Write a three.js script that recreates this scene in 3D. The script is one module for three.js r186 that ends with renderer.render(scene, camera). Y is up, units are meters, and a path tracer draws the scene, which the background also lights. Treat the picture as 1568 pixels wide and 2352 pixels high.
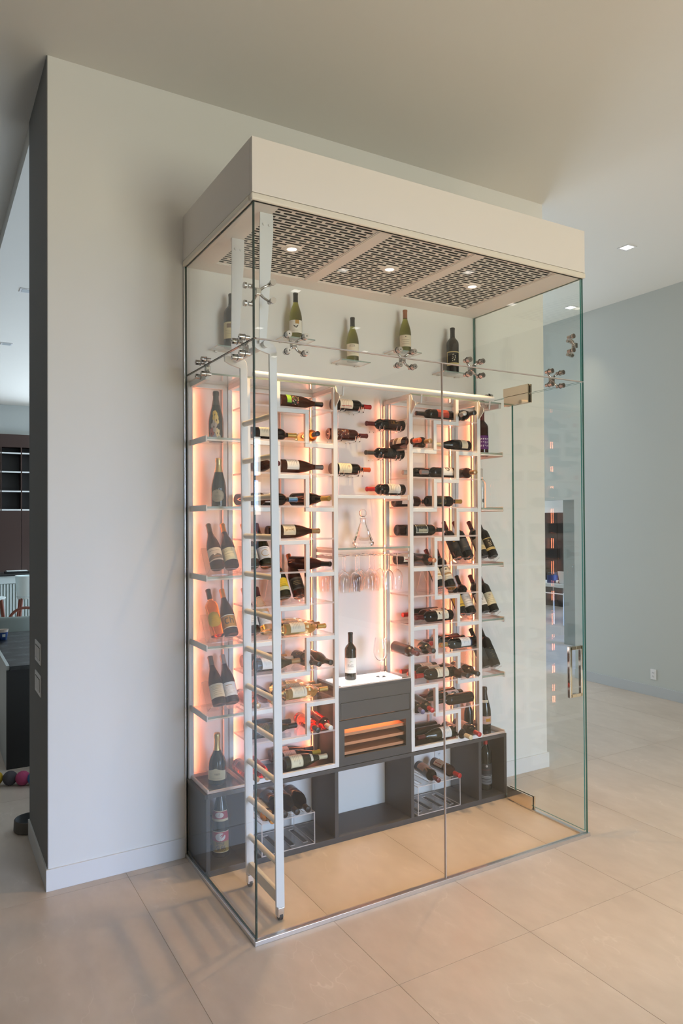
import * as THREE from 'three';
import { RoundedBoxGeometry } from 'three/addons/geometries/RoundedBoxGeometry.js';
import { mergeGeometries } from 'three/addons/utils/BufferGeometryUtils.js';
import { RectAreaLightUniformsLib } from 'three/addons/lights/RectAreaLightUniformsLib.js';

// ---------------------------------------------------------------- camera, sky, window light, exposure
const scene = new THREE.Scene();
const camera = new THREE.PerspectiveCamera(71.34, 1568 / 2352, 0.05, 80);
camera.position.set(-1.3186, 1.968, 4.0999);
camera.rotation.set(0.01045 + 0.0011, -0.5287, -0.0057, 'YXZ');
scene.background = new THREE.Color(0.9, 1.15, 1.45);
const renderer = new THREE.WebGLRenderer({ antialias: true });
renderer.toneMapping = THREE.LinearToneMapping;
renderer.toneMappingExposure = 0.93;
renderer.shadowMap.enabled = true;
RectAreaLightUniformsLib.init();
function areaLight(w, h, pos, look, color, nits, g) {
  const l = new THREE.RectAreaLight(new THREE.Color(...color), nits, w, h);
  l.position.set(...pos); l.lookAt(...look); if (g) l.name = g; l.castShadow = true; scene.add(l); return l;
}
const DAY = [0.62, 0.8, 1.0];
// tall front window behind the photographer: hazy low sky through the opening, and the light of its panes
const sky = new THREE.DirectionalLight(new THREE.Color(0.25, 0.465, 1.0), 6.0);
sky.position.set(2.4, 3.4, 10); sky.target.position.set(0, 0.2, 0); sky.name = 'sky_light'; sky.shadow.radius = 72; sky.castShadow = true;
Object.assign(sky.shadow.camera, { left: -9, right: 9, top: 9, bottom: -9, near: 0.1, far: 40 }); scene.add(sky, sky.target);
areaLight(3.4, 0.7, [2.28, 3.15, 9.93], [2.28, 3.15, 0], [1, 0.99, 0.88], 9.6, 'window_light');
areaLight(3.4, 0.6, [2.28, 2.38, 9.93], [2.28, 2.38, 0], [1, 0.99, 0.88], 7.8, 'window_light');
areaLight(3.3, 1.9, [2.18, 1.2, 9.93], [2.18, 1.2, 0], [1, 0.98, 0.76], 9.6, 'garden_light');
areaLight(4.3, 2.7, [5.6, 1.5, -5.6], [0, 1.5, -5.6], DAY, 7.6, 'rear_light');           // glazed side of the rear room
areaLight(3.4, 2.9, [3.1, 1.75, -11.86], [3.1, 1.75, 0], [0.72, 0.86, 1.0], 15.0, 'rear_light');        // far window of the rear room

// ---------------------------------------------------------------- dimensions
const W = 2.247, D = 1.032, YJ = 2.825, YB = 3.472, YT = 3.77, YC = 4.492, XL = -0.747, XR = 2.956;

// ---------------------------------------------------------------- helpers
const used = {};
const numbered = (n) => { const k = (used[n] = (used[n] ?? -1) + 1); return k ? `${n}_${String(k).padStart(3, '0')}` : n; };
function thing(name, label, category, p = [0, 0, 0], group) {
  const o = new THREE.Group(); o.name = numbered(name); o.position.set(...p); scene.add(o);
  o.userData = { label, category }; if (group) o.userData.group = group; return o;
}
function part(name, geo, mat, parent, label) {
  const m = new THREE.Mesh(Array.isArray(geo) ? mergeGeometries(geo.map((g) => (g.index ? g.toNonIndexed() : g)), false) : geo, mat);
  m.name = name; parent.add(m); if (label) m.userData.label = label; return m;
}
function struct(name, geo, mat, label) {
  const m = new THREE.Mesh(Array.isArray(geo) ? mergeGeometries(geo.map((g) => (g.index ? g.toNonIndexed() : g)), false) : geo, mat);
  m.name = name; m.userData = { kind: 'structure' }; if (label) m.userData.label = label; scene.add(m); return m;
}
const box = (x0, x1, y0, y1, z0, z1) => new THREE.BoxGeometry(x1 - x0, y1 - y0, z1 - z0).translate((x0 + x1) / 2, (y0 + y1) / 2, (z0 + z1) / 2);
const rbox = (x0, x1, y0, y1, z0, z1, r = 0.003, s = 2) => new RoundedBoxGeometry(x1 - x0, y1 - y0, z1 - z0, s, r).translate((x0 + x1) / 2, (y0 + y1) / 2, (z0 + z1) / 2);
const V = (x, y, z) => new THREE.Vector3(x, y, z);
function rod(a, b, r, seg = 14, r2 = r) {
  const A = V(...a), B = V(...b), d = B.clone().sub(A), L = d.length();
  const g = new THREE.CylinderGeometry(r2, r, L, seg, 1); g.translate(0, L / 2, 0);
  g.applyQuaternion(new THREE.Quaternion().setFromUnitVectors(V(0, 1, 0), d.normalize())); return g.translate(...a);
}
const lathe = (pts, seg = 28) => new THREE.LatheGeometry(pts.map((p) => new THREE.Vector2(p[0], p[1])), seg);
function extr(pts, depth, bevel = 0) {
  const s = new THREE.Shape(pts.map((p) => new THREE.Vector2(p[0], p[1])));
  return new THREE.ExtrudeGeometry(s, bevel ? { depth, bevelEnabled: true, bevelSize: bevel, bevelThickness: bevel, bevelSegments: 1 } : { depth, bevelEnabled: false });
}
let seed = 7; const rnd = () => { seed = (seed * 1664525 + 1013904223) >>> 0; return seed / 4294967296; };

// ---------------------------------------------------------------- noise textures
function vnoise(n, cells, s) {
  seed = s; const g = Array.from({ length: cells * cells }, rnd), o = new Float32Array(n * n), sm = (t) => t * t * (3 - 2 * t);
  for (let y = 0; y < n; y++) for (let x = 0; x < n; x++) {
    const fx = x / n * cells, fy = y / n * cells, ix = fx | 0, iy = fy | 0, tx = sm(fx - ix), ty = sm(fy - iy), X = (ix + 1) % cells, Y = (iy + 1) % cells;
    o[y * n + x] = (g[iy * cells + ix] * (1 - tx) + g[iy * cells + X] * tx) * (1 - ty) + (g[Y * cells + ix] * (1 - tx) + g[Y * cells + X] * tx) * ty;
  } return o;
}
function fbm(n, base, oct, s) { const o = new Float32Array(n * n); let a = 0.5, t = 0; for (let k = 0; k < oct; k++) { const v = vnoise(n, base << k, s + k * 13); for (let i = 0; i < o.length; i++) o[i] += v[i] * a; t += a; a *= 0.55; } for (let i = 0; i < o.length; i++) o[i] /= t; return o; }
function dtex(n, f, srgb) {
  const d = new Uint8Array(n * n * 4); for (let i = 0; i < n * n; i++) { const c = f(i % n, (i / n) | 0, i); d[i * 4] = c[0]; d[i * 4 + 1] = c[1]; d[i * 4 + 2] = c[2]; d[i * 4 + 3] = 255; }
  const t = new THREE.DataTexture(d, n, n); t.magFilter = THREE.LinearFilter; t.minFilter = THREE.LinearMipmapLinearFilter; t.generateMipmaps = true; t.wrapS = t.wrapT = THREE.RepeatWrapping; if (srgb) t.colorSpace = THREE.SRGBColorSpace; t.needsUpdate = true; return t;
}
function tileTex(s) {
  const n = 512, a = fbm(n, 3, 5, s), b = fbm(n, 5, 4, s + 50), c = fbm(n, 16, 3, s + 90);
  return dtex(n, (x, y, i) => {
    const w = Math.abs(b[i] - 0.5 + 0.12 * (a[i] - 0.5)), vein = Math.max(0, 1 - w / 0.012) * Math.max(0, a[i] - 0.42) * 2.2, m = (a[i] - 0.5) * 26 + (c[i] - 0.5) * 9 + vein * 20;
    return [206 + m, 191 + m * 1.02 + vein * 2, 177 + m * 1.05 + vein * 4].map((v) => Math.max(0, Math.min(255, v)));
  }, true);
}
const plaster = dtex(256, (() => { const a = fbm(256, 32, 3, 5); return (x, y, i) => { const v = a[i] * 255; return [v, v, v]; }; })());
plaster.repeat.set(3, 3);

// ---------------------------------------------------------------- materials
const std = (o) => new THREE.MeshStandardMaterial(o), phy = (o) => new THREE.MeshPhysicalMaterial(o), C = (r, g, b) => new THREE.Color(r, g, b);
const M = {
  wall: std({ color: C(0.8, 0.795, 0.775), roughness: 0.85, bumpMap: plaster, bumpScale: 0.0004 }),
  ceil: std({ color: C(0.78, 0.77, 0.73), roughness: 0.9 }),
  greywall: std({ color: C(0.56, 0.59, 0.57), roughness: 0.85 }),
  dimwall: std({ color: C(0.12, 0.115, 0.11), roughness: 0.8 }),
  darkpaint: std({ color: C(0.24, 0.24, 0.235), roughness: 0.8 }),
  tealEdge: phy({ color: C(0.05, 0.24, 0.21), roughness: 0.3, transmission: 0.25, thickness: 0 }),
  greyboard: std({ color: C(0.52, 0.55, 0.57), roughness: 0.5 }),
  woodwall: std({ color: C(0.14, 0.125, 0.11), roughness: 0.7 }),
  base: std({ color: C(0.78, 0.78, 0.78), roughness: 0.5 }),
  grout: std({ color: C(0.5, 0.41, 0.32), roughness: 0.9 }),
  white: std({ color: C(0.76, 0.76, 0.77), roughness: 0.38 }),
  header: std({ color: C(0.83, 0.785, 0.75), roughness: 0.55 }),
  cream: std({ color: C(0.82, 0.77, 0.68), roughness: 0.3 }),
  black: std({ color: C(0.01, 0.01, 0.01), roughness: 0.9 }),
  rubber: std({ color: C(0.02, 0.02, 0.022), roughness: 0.6 }),
  cab: phy({ color: C(0.052, 0.053, 0.056), roughness: 0.45 }),
  chrome: std({ color: C(0.5, 0.485, 0.47), metalness: 1, roughness: 0.17 }),
  polish: std({ color: C(0.8, 0.75, 0.69), metalness: 1, roughness: 0.06 }),
  nickel: std({ color: C(0.86, 0.72, 0.55), metalness: 1, roughness: 0.1 }),
  alu: std({ color: C(0.72, 0.71, 0.7), metalness: 1, roughness: 0.34 }),
  glass: phy({ color: C(0.978, 0.992, 0.987), roughness: 0, transmission: 1, thickness: 0, ior: 1.5, specularIntensity: 0.72 }),
  glassEdge: phy({ color: C(0.006, 0.036, 0.028), roughness: 0.25, specularIntensity: 0.6 }),
  seam: phy({ color: C(0.46, 0.42, 0.385), roughness: 0.45 }),
  acryl: phy({ color: C(0.985, 0.975, 0.97), roughness: 0, transmission: 1, thickness: 0, ior: 1.45 }),
  acrylEdge: phy({ color: C(0.9, 0.82, 0.78), roughness: 0.5, transmission: 0.55, thickness: 0, ior: 1.45 }),
  greenEdge: phy({ color: C(0.33, 0.42, 0.38), roughness: 0.25, transmission: 0.25, thickness: 0 }),
  crystal: phy({ color: C(1, 1, 1), roughness: 0, transmission: 1, thickness: 0.003, ior: 1.36 }),
  solidGlass: phy({ color: C(1, 1, 1), roughness: 0.01, transmission: 1, thickness: 0.05, ior: 1.5 }),
  led: std({ color: C(0.9, 0.8, 0.7), emissive: C(1, 0.62, 0.26), emissiveIntensity: 1.35 }),
  lamp: std({ color: C(1, 1, 1), emissive: C(1, 0.86, 0.66), emissiveIntensity: 9 }),
  sqlamp: std({ color: C(1, 1, 1), emissive: C(1, 0.95, 0.86), emissiveIntensity: 7 }),
  offlamp: std({ color: C(0.45, 0.5, 0.52), roughness: 0.4 }),
  pad: std({ color: C(1, 1, 1), emissive: C(0.93, 0.97, 1), emissiveIntensity: 1.25, roughness: 0.2 }),
  plate: std({ color: C(0.82, 0.82, 0.83), roughness: 0.4 }),
  dwood: std({ color: C(0.045, 0.02, 0.014), roughness: 0.45 }),
  dwood2: std({ color: C(0.012, 0.01, 0.009), roughness: 0.5 }),
  rwood: std({ color: C(0.2, 0.06, 0.035), roughness: 0.4 }),
  rung: std({ color: C(0.74, 0.67, 0.55), roughness: 0.45 }),
  bamboo: std({ color: C(0.62, 0.27, 0.13), roughness: 0.4 }),
  dpanel: std({ color: C(0.012, 0.012, 0.012), roughness: 0.4 }),
  sage: std({ color: C(0.42, 0.48, 0.45), roughness: 0.8 }),
  pale: std({ color: C(0.62, 0.7, 0.69), roughness: 0.6 }),
  shelfwhite: std({ color: C(0.8, 0.83, 0.83), roughness: 0.4 }),
  lawn: std({ color: C(0.09, 0.17, 0.05), roughness: 1 }),
};
const granite = dtex(512, (() => { const a = fbm(512, 4, 5, 31), b = fbm(512, 7, 4, 77); return (x, y, i) => { const v = Math.max(0, 1 - Math.abs(b[i] - 0.5) / 0.025) * 110 * a[i] + Math.max(0, a[i] - 0.25) * 190; return [v * 0.95, v, v * 1.02]; }; })(), true);
granite.repeat.set(2.5, 5); M.granite = std({ map: granite, roughness: 0.3 });
M.innerGlass = (...k) => [0, 1, 2, 3, 4, 5].map((i) => (i > 3 ? M.glass : k.includes(i) ? M.seam : i === 0 ? M.tealEdge : M.glassEdge));
M.doorGlass = [M.glass, M.glass, M.tealEdge, M.tealEdge, M.tealEdge, M.tealEdge];
M.panelGlass = [M.glassEdge, M.glassEdge, M.glassEdge, M.glassEdge, M.glass, M.glass];        // front pane: big faces are +z / -z
M.sideGlass = [M.glass, M.glass, M.glassEdge, M.glassEdge, M.glassEdge, M.glassEdge];         // side pane: big faces are +x / -x
M.shelf = [M.acrylEdge, M.acrylEdge, M.acryl, M.acryl, M.greenEdge, M.acrylEdge];
M.ashelf = [M.acrylEdge, M.acrylEdge, M.acryl, M.acryl, M.acrylEdge, M.acrylEdge];

// ---------------------------------------------------------------- setting
struct('ceiling', [box(-3.6, 5.95, YC, YC + 0.2, 0, 10.2), box(-3.6, XL, YC, YC + 0.2, -12.2, 0), box(XR, 5.95, YC, YC + 0.2, -3.2, 0), box(XL, XR, YC, YC + 0.2, -0.755, 0)], M.ceil);
struct('ceiling_rear', [box(XL, XR, 4.37, YC + 0.2, -12.2, -0.755), box(XR, 5.95, 4.37, YC + 0.2, -12.2, -3.2)], M.ceil);
struct('wall_back', box(XL, XR, 0, YC, -0.755, 0), M.wall);
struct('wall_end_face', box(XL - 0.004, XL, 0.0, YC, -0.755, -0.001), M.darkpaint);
struct('baseboard_back', [rbox(XL - 0.013, 0.0, 0, 0.115, -0.755, 0.013, 0.002), rbox(W + 0.004, XR + 0.013, 0, 0.115, -0.755, 0.013, 0.002)], M.base);
struct('wall_side', box(5.65, 5.8, 0, YC, 1.2, 10.2), M.woodwall);
struct('wall_right', [box(5.65, 5.8, 0, YC, -2.1, 1.2), box(5.65, 5.8, 2.21, YC, -3.2, -2.1), box(5.65, 5.8, 2.9, YC, -7.8, -3.2), box(5.65, 5.8, 0, 0.1, -7.8, -3.4), box(5.65, 5.8, 0, YC, -12.2, -7.8), box(5.65, 5.8, 0, 2.9, -3.4, -3.2)], M.greywall);
struct('baseboard_right', rbox(5.636, 5.65, 0, 0.115, -2.1, 10, 0.002), M.greyboard);
struct('wall_left', box(-3.8, -3.6, 0, YC + 0.2, -12.2, 10.2), M.dimwall);
struct('wall_front', [box(-3.8, 0.5, 0, YC, 10, 10.2), box(4.06, 5.8, 0, YC, 10, 10.2), box(0.5, 4.06, 3.53, YC, 10, 10.2), box(0.5, 4.06, 0, 0.15, 10, 10.2)], M.woodwall);
struct('wall_far', [box(-3.8, 1.4, 0, YC, -12.2, -11.95), box(4.8, 5.8, 0, YC, -12.2, -11.95), box(1.4, 4.8, 3.25, YC, -12.2, -11.95), box(1.4, 4.8, 0, 0.3, -12.2, -11.95)], M.greywall);
struct('ground', box(-30, 40, -0.3, -0.12, -40, 40), M.lawn);
// windows (frames and panes) behind the photographer and in the rear room
function windowUnit(n, x0, x1, y0, y1, z, rail) {
  const g = new THREE.Group(); g.name = `window_${n}`; g.userData = { kind: 'structure' }; scene.add(g);
  const b = [box(x0, x0 + 0.05, y0, y1, z, z + 0.06), box(x1 - 0.05, x1, y0, y1, z, z + 0.06), box(x0, x1, y1 - 0.05, y1, z, z + 0.06), box(x0, x1, y0, y0 + 0.05, z, z + 0.06), box(x0, x1, rail, rail + 0.08, z, z + 0.06)];
  part('window_frame', b, M.dpanel, g); part('pane', box(x0 + 0.05, x1 - 0.05, y0 + 0.05, y1 - 0.05, z + 0.02, z + 0.028), M.panelGlass, g);
}
windowUnit(1, 0.5, 4.06, 0.15, 3.53, 10.05, 2.72);
windowUnit(2, 1.4, 4.8, 0.3, 3.25, -12.08, 1.2);
{ const g = new THREE.Group(); g.name = 'window_3'; g.userData = { kind: 'structure' }; scene.add(g);
  part('window_frame', [box(5.69, 5.75, 0.1, 2.9, -3.46, -3.4), box(5.69, 5.75, 0.1, 2.9, -7.8, -7.74), box(5.69, 5.75, 0.1, 2.9, -5.63, -5.57), box(5.69, 5.75, 2.84, 2.9, -7.8, -3.4)], M.dpanel, g);
  part('pane', box(5.715, 5.723, 0.1, 2.84, -7.74, -3.46), M.sideGlass, g); }
// floor: base slab and single tiles
{
  const floor = struct('floor', box(-3.8, 13, -0.12, -0.0015, -12.2, 10.2), M.grout);
  const mats = [11, 23, 37, 51].map((s) => phy({ map: tileTex(s), roughness: 0.36, clearcoat: 0.12, clearcoatRoughness: 0.3 }));
  const TW = 0.7595, TL = 1.518, g = new THREE.BoxGeometry(TW - 0.0022, 0.01, TL - 0.0022).translate(0, -0.005, 0), g2 = g.clone(); const uv = g2.attributes.uv; for (let i = 0; i < uv.count; i++) uv.setXY(i, 1 - uv.getX(i), 1 - uv.getY(i));
  seed = 99;
  for (let j = -8; j <= 4; j++) for (let i = -5; i <= 11; i++) {
    const x = 0.416 + TW * (i + 0.5), z = 0.072 + TL * (j + 0.5); if (z < -4 && x > 5) continue;
    const t = part('tile', rnd() > 0.5 ? g : g2, mats[(rnd() * 4) | 0], floor); t.position.set(x, 0, z);
  }
}
{ // switch plates and wall outlets
  const sw = (y, n, lab) => { const t = thing('switch_plate', lab, 'switch', [XL - 0.004, y, -0.34]); part('plate', rbox(-0.006, 0, -0.06, 0.06, -0.115, 0.115, 0.0025), M.plate, t);
    for (let k = 0; k < n; k++) { const z = -0.07 + k * (0.14 / (n - 1)), r = part('rocker', rbox(-0.0095, -0.006, -0.033, 0.033, z - 0.016, z + 0.016, 0.0015), M.plate, t); part('surround', box(-0.0066, -0.0055, -0.037, 0.037, z - 0.0195, z + 0.0195), M.rubber, r); } };
  sw(1.218, 4, 'white light switch plate on the dark wall end, upper of two'); sw(1.04, 4, 'white light switch plate on the dark wall end, lower of two');
  const outlet = (p, rot, lab) => { const t = thing('wall_outlet', lab, 'outlet', p); t.rotation.y = rot; part('plate', rbox(-0.036, 0.036, -0.058, 0.058, 0, 0.006, 0.003), M.plate, t);
    for (const y of [-0.02, 0.02]) { const s = part('socket', rbox(-0.017, 0.017, y - 0.014, y + 0.014, 0.004, 0.008, 0.003), M.plate, t);
      part('slot', [box(-0.008, -0.005, y - 0.004, y + 0.006, 0.0075, 0.0085), box(0.005, 0.008, y - 0.004, y + 0.006, 0.0075, 0.0085), box(-0.002, 0.002, y - 0.011, y - 0.007, 0.0075, 0.0085)], M.rubber, s); } };
  outlet([1.87, 0.268, 0.001], 0, 'white power outlet on the wall inside the open base compartment');
  outlet([5.648, 0.242, -1.0], -Math.PI / 2, 'white power outlet low on the bare grey side wall');
}
// recessed square ceiling lights
{
  const pos = [[4.32, -0.26, 1], [5.33, -1.84, 1], [2.325, 4.105, 1], [3.468, 3.534, 1], [3.568, 5.894, 1], [2.46, 6.51, 1], [4.36, 6.94, 1], [3.32, 7.9, 1], [4.628, 4.12, 1], [2.2, 4.92, 1]];
  const labs = ['square ceiling light nearest the bare side wall corner in plain view', 'square ceiling light seen through the glass door side above the handle'];
  pos.forEach(([x, z, on], i) => {
    const t = thing('ceiling_light', labs[i] ?? 'square recessed ceiling light mirrored in the glass front', 'ceiling light', [x, YC, z], i > 1 ? 'ceiling lights over the photographer' : undefined);
    const s = 0.062, f = new THREE.Shape([V(-s, -s), V(s, -s), V(s, s), V(-s, s)]), h = new THREE.Path([V(-0.045, -0.045), V(0.045, -0.045), V(0.045, 0.045), V(-0.045, 0.045)]); f.holes.push(h);
    part('frame', new THREE.ExtrudeGeometry(f, { depth: 0.004, bevelEnabled: false }).rotateX(Math.PI / 2), M.white, t);
    part('diffuser', box(-0.045, 0.045, -0.002, 0.0, -0.045, 0.045), M.sqlamp, t);
    const l = new THREE.SpotLight(C(1, 0.86, 0.6), i < 2 ? 2.0 : 17.5, 0, i < 2 ? 0.6 : 0.85, 0.7, 2); l.position.set(0, -0.012, 0); l.target.position.set(0, -3, 0); l.name = 'ceiling_lamp'; l.shadow.radius = 2; l.castShadow = true; t.add(l, l.target);
  });
  [[-0.403, -3.91], [-0.368, -6.44]].forEach(([x, z], i) => { const t = thing('ceiling_light', i ? 'unlit square ceiling light far down the rear room' : 'unlit square ceiling light beside the wall end in the rear room', 'ceiling light', [x, 4.37, z]); part('frame', box(-0.07, 0.07, -0.006, 0, -0.07, 0.07), M.white, t); part('diffuser', box(-0.05, 0.05, -0.008, -0.004, -0.05, 0.05), M.offlamp, t); });
}
// ---------------------------------------------------------------- glass enclosure
const pane = (x0, x1, y0, y1, lab, ...k) => { const t = thing('glass_sheet', lab, 'glass'); part('pane', box(x0, x1, y0, y1, D - 0.022, D - 0.01), M.innerGlass(...k), t); return t; };
const g1 = pane(0.01, W - 0.01, YJ + 0.002, YB, 'wide clear front glass panel below the boxed header', 3);
part('joint_seal', box(0.0225, W - 0.0225, YJ - 0.0025, YJ + 0.0025, D - 0.0225, D - 0.0092), M.seam, g1);
const g2 = pane(0.01, W / 2 - 0.0015, 0.022, YJ - 0.002, 'tall clear front glass panel beside the white ladder', 0, 2);
part('joint_seal', box(W / 2 - 0.002, W / 2 + 0.002, 0.0225, YJ - 0.0025, D - 0.0225, D - 0.0092), M.seam, g2);
pane(W / 2 + 0.0015, W - 0.01, 0.022, YJ - 0.002, 'tall clear front glass panel nearest the glass door', 1, 2);
const spane = (x, z0, z1, y0, y1, lab) => { const t = thing('glass_sheet', lab, 'glass'); part('pane', box(x, x + 0.012, y0, y1, z0, z1), x > 1 ? M.doorGlass : M.sideGlass, t); return t; };
spane(0.01, 0.004, D - 0.024, YJ + 0.002, YB, 'upper clear side glass panel at the ladder end');
spane(0.01, 0.004, D - 0.024, 0.022, YJ - 0.002, 'lower clear side glass panel at the ladder end');
spane(W - 0.022, 0.004, D - 0.024, YJ + 0.002, YB, 'clear glass transom panel above the glass door');
spane(W - 0.022, 0.004, 0.4, 0.022, YJ - 0.002, 'narrow clear fixed glass panel between wall and glass door');
{ // door
  const t = thing('glass_door', 'clear frameless glass door with square steel pull handle', 'door', [W - 0.022, 0, 0]);
  part('pane', box(0, 0.01, 0.03, YJ - 0.006, 0.405, D - 0.026), M.doorGlass, t);
  for (const [y, u] of [[2.80, 1], [0.045, 0]]) for (const x of [-0.012, 0.012]) part('hinge_plate', rbox(x, x + 0.012, u ? y - 0.038 : y - 0.035, u ? y + 0.026 : y + 0.05, 0.335, 0.57, 0.0015), M.nickel, t);
  for (const x of [-0.012, 0.012]) part('transom_clamp', rbox(x, x + 0.012, 2.828, 2.888, 0.33, 0.57, 0.0015), M.nickel, t);
  for (const s of [-1, 1]) { const x0 = s < 0 ? -0.055 : 0.045, h = part('handle', [rbox(x0, x0 + 0.022, 0.845, 1.165, 0.93, 0.952, 0.003)], M.polish, t);
    part('handle_mount', [rbox(Math.min(x0 + 0.011, 0.006), Math.max(x0 + 0.011, 0.006), 0.845, 0.867, 0.93, 0.952, 0.002), rbox(Math.min(x0 + 0.011, 0.006), Math.max(x0 + 0.011, 0.006), 1.143, 1.165, 0.93, 0.952, 0.002)], M.polish, h); }
}
// base channels and wall channels
for (const [n, lab, g] of [['floor_channel', 'low brushed aluminium channel along the front foot of the glass box', rbox(0, W + 0.002, 0, 0.022, D - 0.03, D, 0.002)], ['floor_channel', 'low brushed aluminium channel along the ladder-end foot of the glass box', rbox(0, 0.012, 0, 0.022, 0.013, D - 0.031, 0.002)],
  ['door_threshold', 'thin metal threshold strip under the glass door', rbox(W - 0.03, W, 0, 0.01, 0.4, D - 0.032, 0.002)], ['floor_channel', 'short floor channel under the fixed glass beside the door', rbox(W - 0.009, W, 0, 0.022, 0.013, 0.398, 0.002)],
  ['wall_channel', 'slim upright wall channel holding the ladder-end glass', rbox(0.0, 0.008, 0.024, YB, 0.0005, 0.014, 0.002)], ['wall_channel', 'slim upright wall channel holding the door-side glass', rbox(W - 0.009, W, 0.024, YB, 0.0005, 0.014, 0.002)]]) {
  const t = thing(n, lab, 'channel'); part('profile', g, M.alu, t);
}
// spider fittings: hub and arms inside the glass, discs outside
function spider(lab, p, ry, arms) {
  const t = thing('spider_fitting', lab, 'glass fitting', p); t.rotation.y = ry;
  part('hub', [rod([0, 0, -0.06], [0, 0, -0.035], 0.013, 16), rbox(-0.014, 0.014, -0.014, 0.014, -0.062, -0.034, 0.004)], M.chrome, t);
  for (const [x, y] of arms) {
    part('arm', [rod([0, 0, -0.046], [x * 0.5, y * 0.62, -0.048], 0.0085, 12, 0.006), rod([x * 0.5, y * 0.62, -0.048], [x, y, -0.04], 0.006, 12, 0.0075), rod([x, y, -0.05], [x, y, -0.022], 0.0105, 16)], M.chrome, t);
    const d = part('disc', [rod([x, y, -0.02], [x, y, 0.004], 0.0145, 22), rod([x, y, 0.004], [x, y, 0.006], 0.0125, 22)], M.chrome, t); part('socket', rod([x, y, 0.004], [x, y, 0.0064], 0.0034, 10), M.rubber, d); part('gasket', rod([x, y, -0.0235], [x, y, -0.0215], 0.0165, 20), M.rubber, d);
  }
}
const X4 = [[-0.047, 0.04], [0.047, 0.04], [-0.047, -0.04], [0.047, -0.04]];
spider('four-armed steel glass fitting on the front joint nearest the ladder', [0.238, YJ, D - 0.006], 0, X4);
spider('four-armed steel glass fitting on the front joint below the fourth wall bottle', [0.887, YJ, D - 0.006], 0, X4);
spider('four-armed steel glass fitting on the front joint past the vertical seam', [1.363, YJ, D - 0.006], 0, X4);
spider('four-armed steel glass fitting on the front joint nearest the door', [2.005, YJ, D - 0.006], 0, X4);
spider('four-armed steel glass fitting on the ladder-end joint by the hanging strap', [0.006, YJ, 0.815], -Math.PI / 2, X4);
spider('four-armed steel glass fitting on the ladder-end joint near the wall', [0.006, YJ, 0.265], -Math.PI / 2, X4);
spider('four-armed steel glass fitting on the door-side joint near the wall', [W - 0.006, YJ, 0.13], Math.PI / 2, X4);
function corner(lab, cx, s) {
  const t = thing('corner_fitting', lab, 'glass fitting', [cx, 3.055, D - 0.016]);
  part('hub', [rbox(-0.014, 0.014, -0.016, 0.016, -0.014, 0.014, 0.004).translate(s * 0.03, 0, -0.03)], M.chrome, t);
  for (const y of [0.043, -0.043]) { const x = s * 0.09, z = -0.09;
    part('arm', [rod([s * 0.03, 0, -0.03], [s * 0.06, y * 0.6, -0.026], 0.008, 12, 0.006), rod([s * 0.06, y * 0.6, -0.026], [x, y, -0.02], 0.006, 12), rod([x, y, -0.03], [x, y, -0.006], 0.0105, 16)], M.chrome, t);
    part('disc', rod([x, y, 0.006], [x, y, 0.018], 0.015, 22), M.chrome, t);
    part('arm', [rod([s * 0.03, 0, -0.03], [s * 0.026, y * 0.6, -0.06], 0.008, 12, 0.006), rod([s * 0.026, y * 0.6, -0.06], [s * 0.02, y, z], 0.006, 12), rod([s * 0.03, y, z], [s * 0.008, y, z], 0.0105, 16)], M.chrome, t);
    part('disc', rod([-s * 0.004, y, z], [-s * 0.016, y, z], 0.015, 22), M.chrome, t); }
}
corner('angled steel fitting clamping the upper glass corner over the ladder', 0.016, 1);
corner('angled steel fitting clamping the upper glass corner over the door', W - 0.016, -1);
// ---------------------------------------------------------------- header box with grilles and spots
const G = [[0.148, 0.737], [0.812, 1.382], [1.455, 2.03]], GZ = [0.145, 0.998];
{
  const t = thing('header_box', 'boxed plaster header capping the glass wine room', 'header');
  part('front_panel', rbox(0, W, YB + 0.035, YT, D - 0.03, D, 0.002), M.header, t);
  part('side_panel', box(0, 0.03, YB + 0.035, YT, 0, D - 0.03), M.header, t);
  part('side_panel', box(W - 0.03, W, YB + 0.035, YT, 0, D - 0.03), M.header, t);
  part('top_panel', box(0.03, W - 0.03, YT - 0.03, YT, 0, D - 0.03), M.header, t);
  part('edge_trim', [rbox(-0.004, W + 0.004, YB, YB + 0.033, D - 0.03, D + 0.004, 0.008, 4)], M.cream, t);
  part('edge_trim', [rbox(-0.004, 0.026, YB, YB + 0.033, 0.0, D - 0.03, 0.008, 4)], M.cream, t);
  part('edge_trim', [rbox(W - 0.026, W + 0.004, YB, YB + 0.033, 0.0, D - 0.03, 0.008, 4)], M.cream, t);
  const s = new THREE.Shape([V(0.026, 0.002), V(W - 0.026, 0.002), V(W - 0.026, D - 0.03), V(0.026, D - 0.03)]);
  for (const [a, b] of G) s.holes.push(new THREE.Path([V(a, GZ[0]), V(a, GZ[1]), V(b, GZ[1]), V(b, GZ[0])]));
  part('soffit', new THREE.ExtrudeGeometry(s, { depth: 0.014, bevelEnabled: false }).rotateX(Math.PI / 2).scale(1, 1, 1).translate(0, YB + 0.016, 0).applyMatrix4(new THREE.Matrix4().makeScale(1, 1, 1)), M.header, t);
  part('duct_liner', [box(0.032, W - 0.032, YB + 0.06, YB + 0.07, 0.02, D - 0.034), box(0.1, W - 0.1, YB + 0.018, YB + 0.06, 0.08, 0.09), box(0.1, W - 0.1, YB + 0.018, YB + 0.06, D - 0.034, D - 0.031), box(0.1, 0.11, YB + 0.018, YB + 0.06, 0.09, D - 0.034), box(W - 0.11, W - 0.1, YB + 0.018, YB + 0.06, 0.09, D - 0.034)], M.black, t);
}
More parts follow.
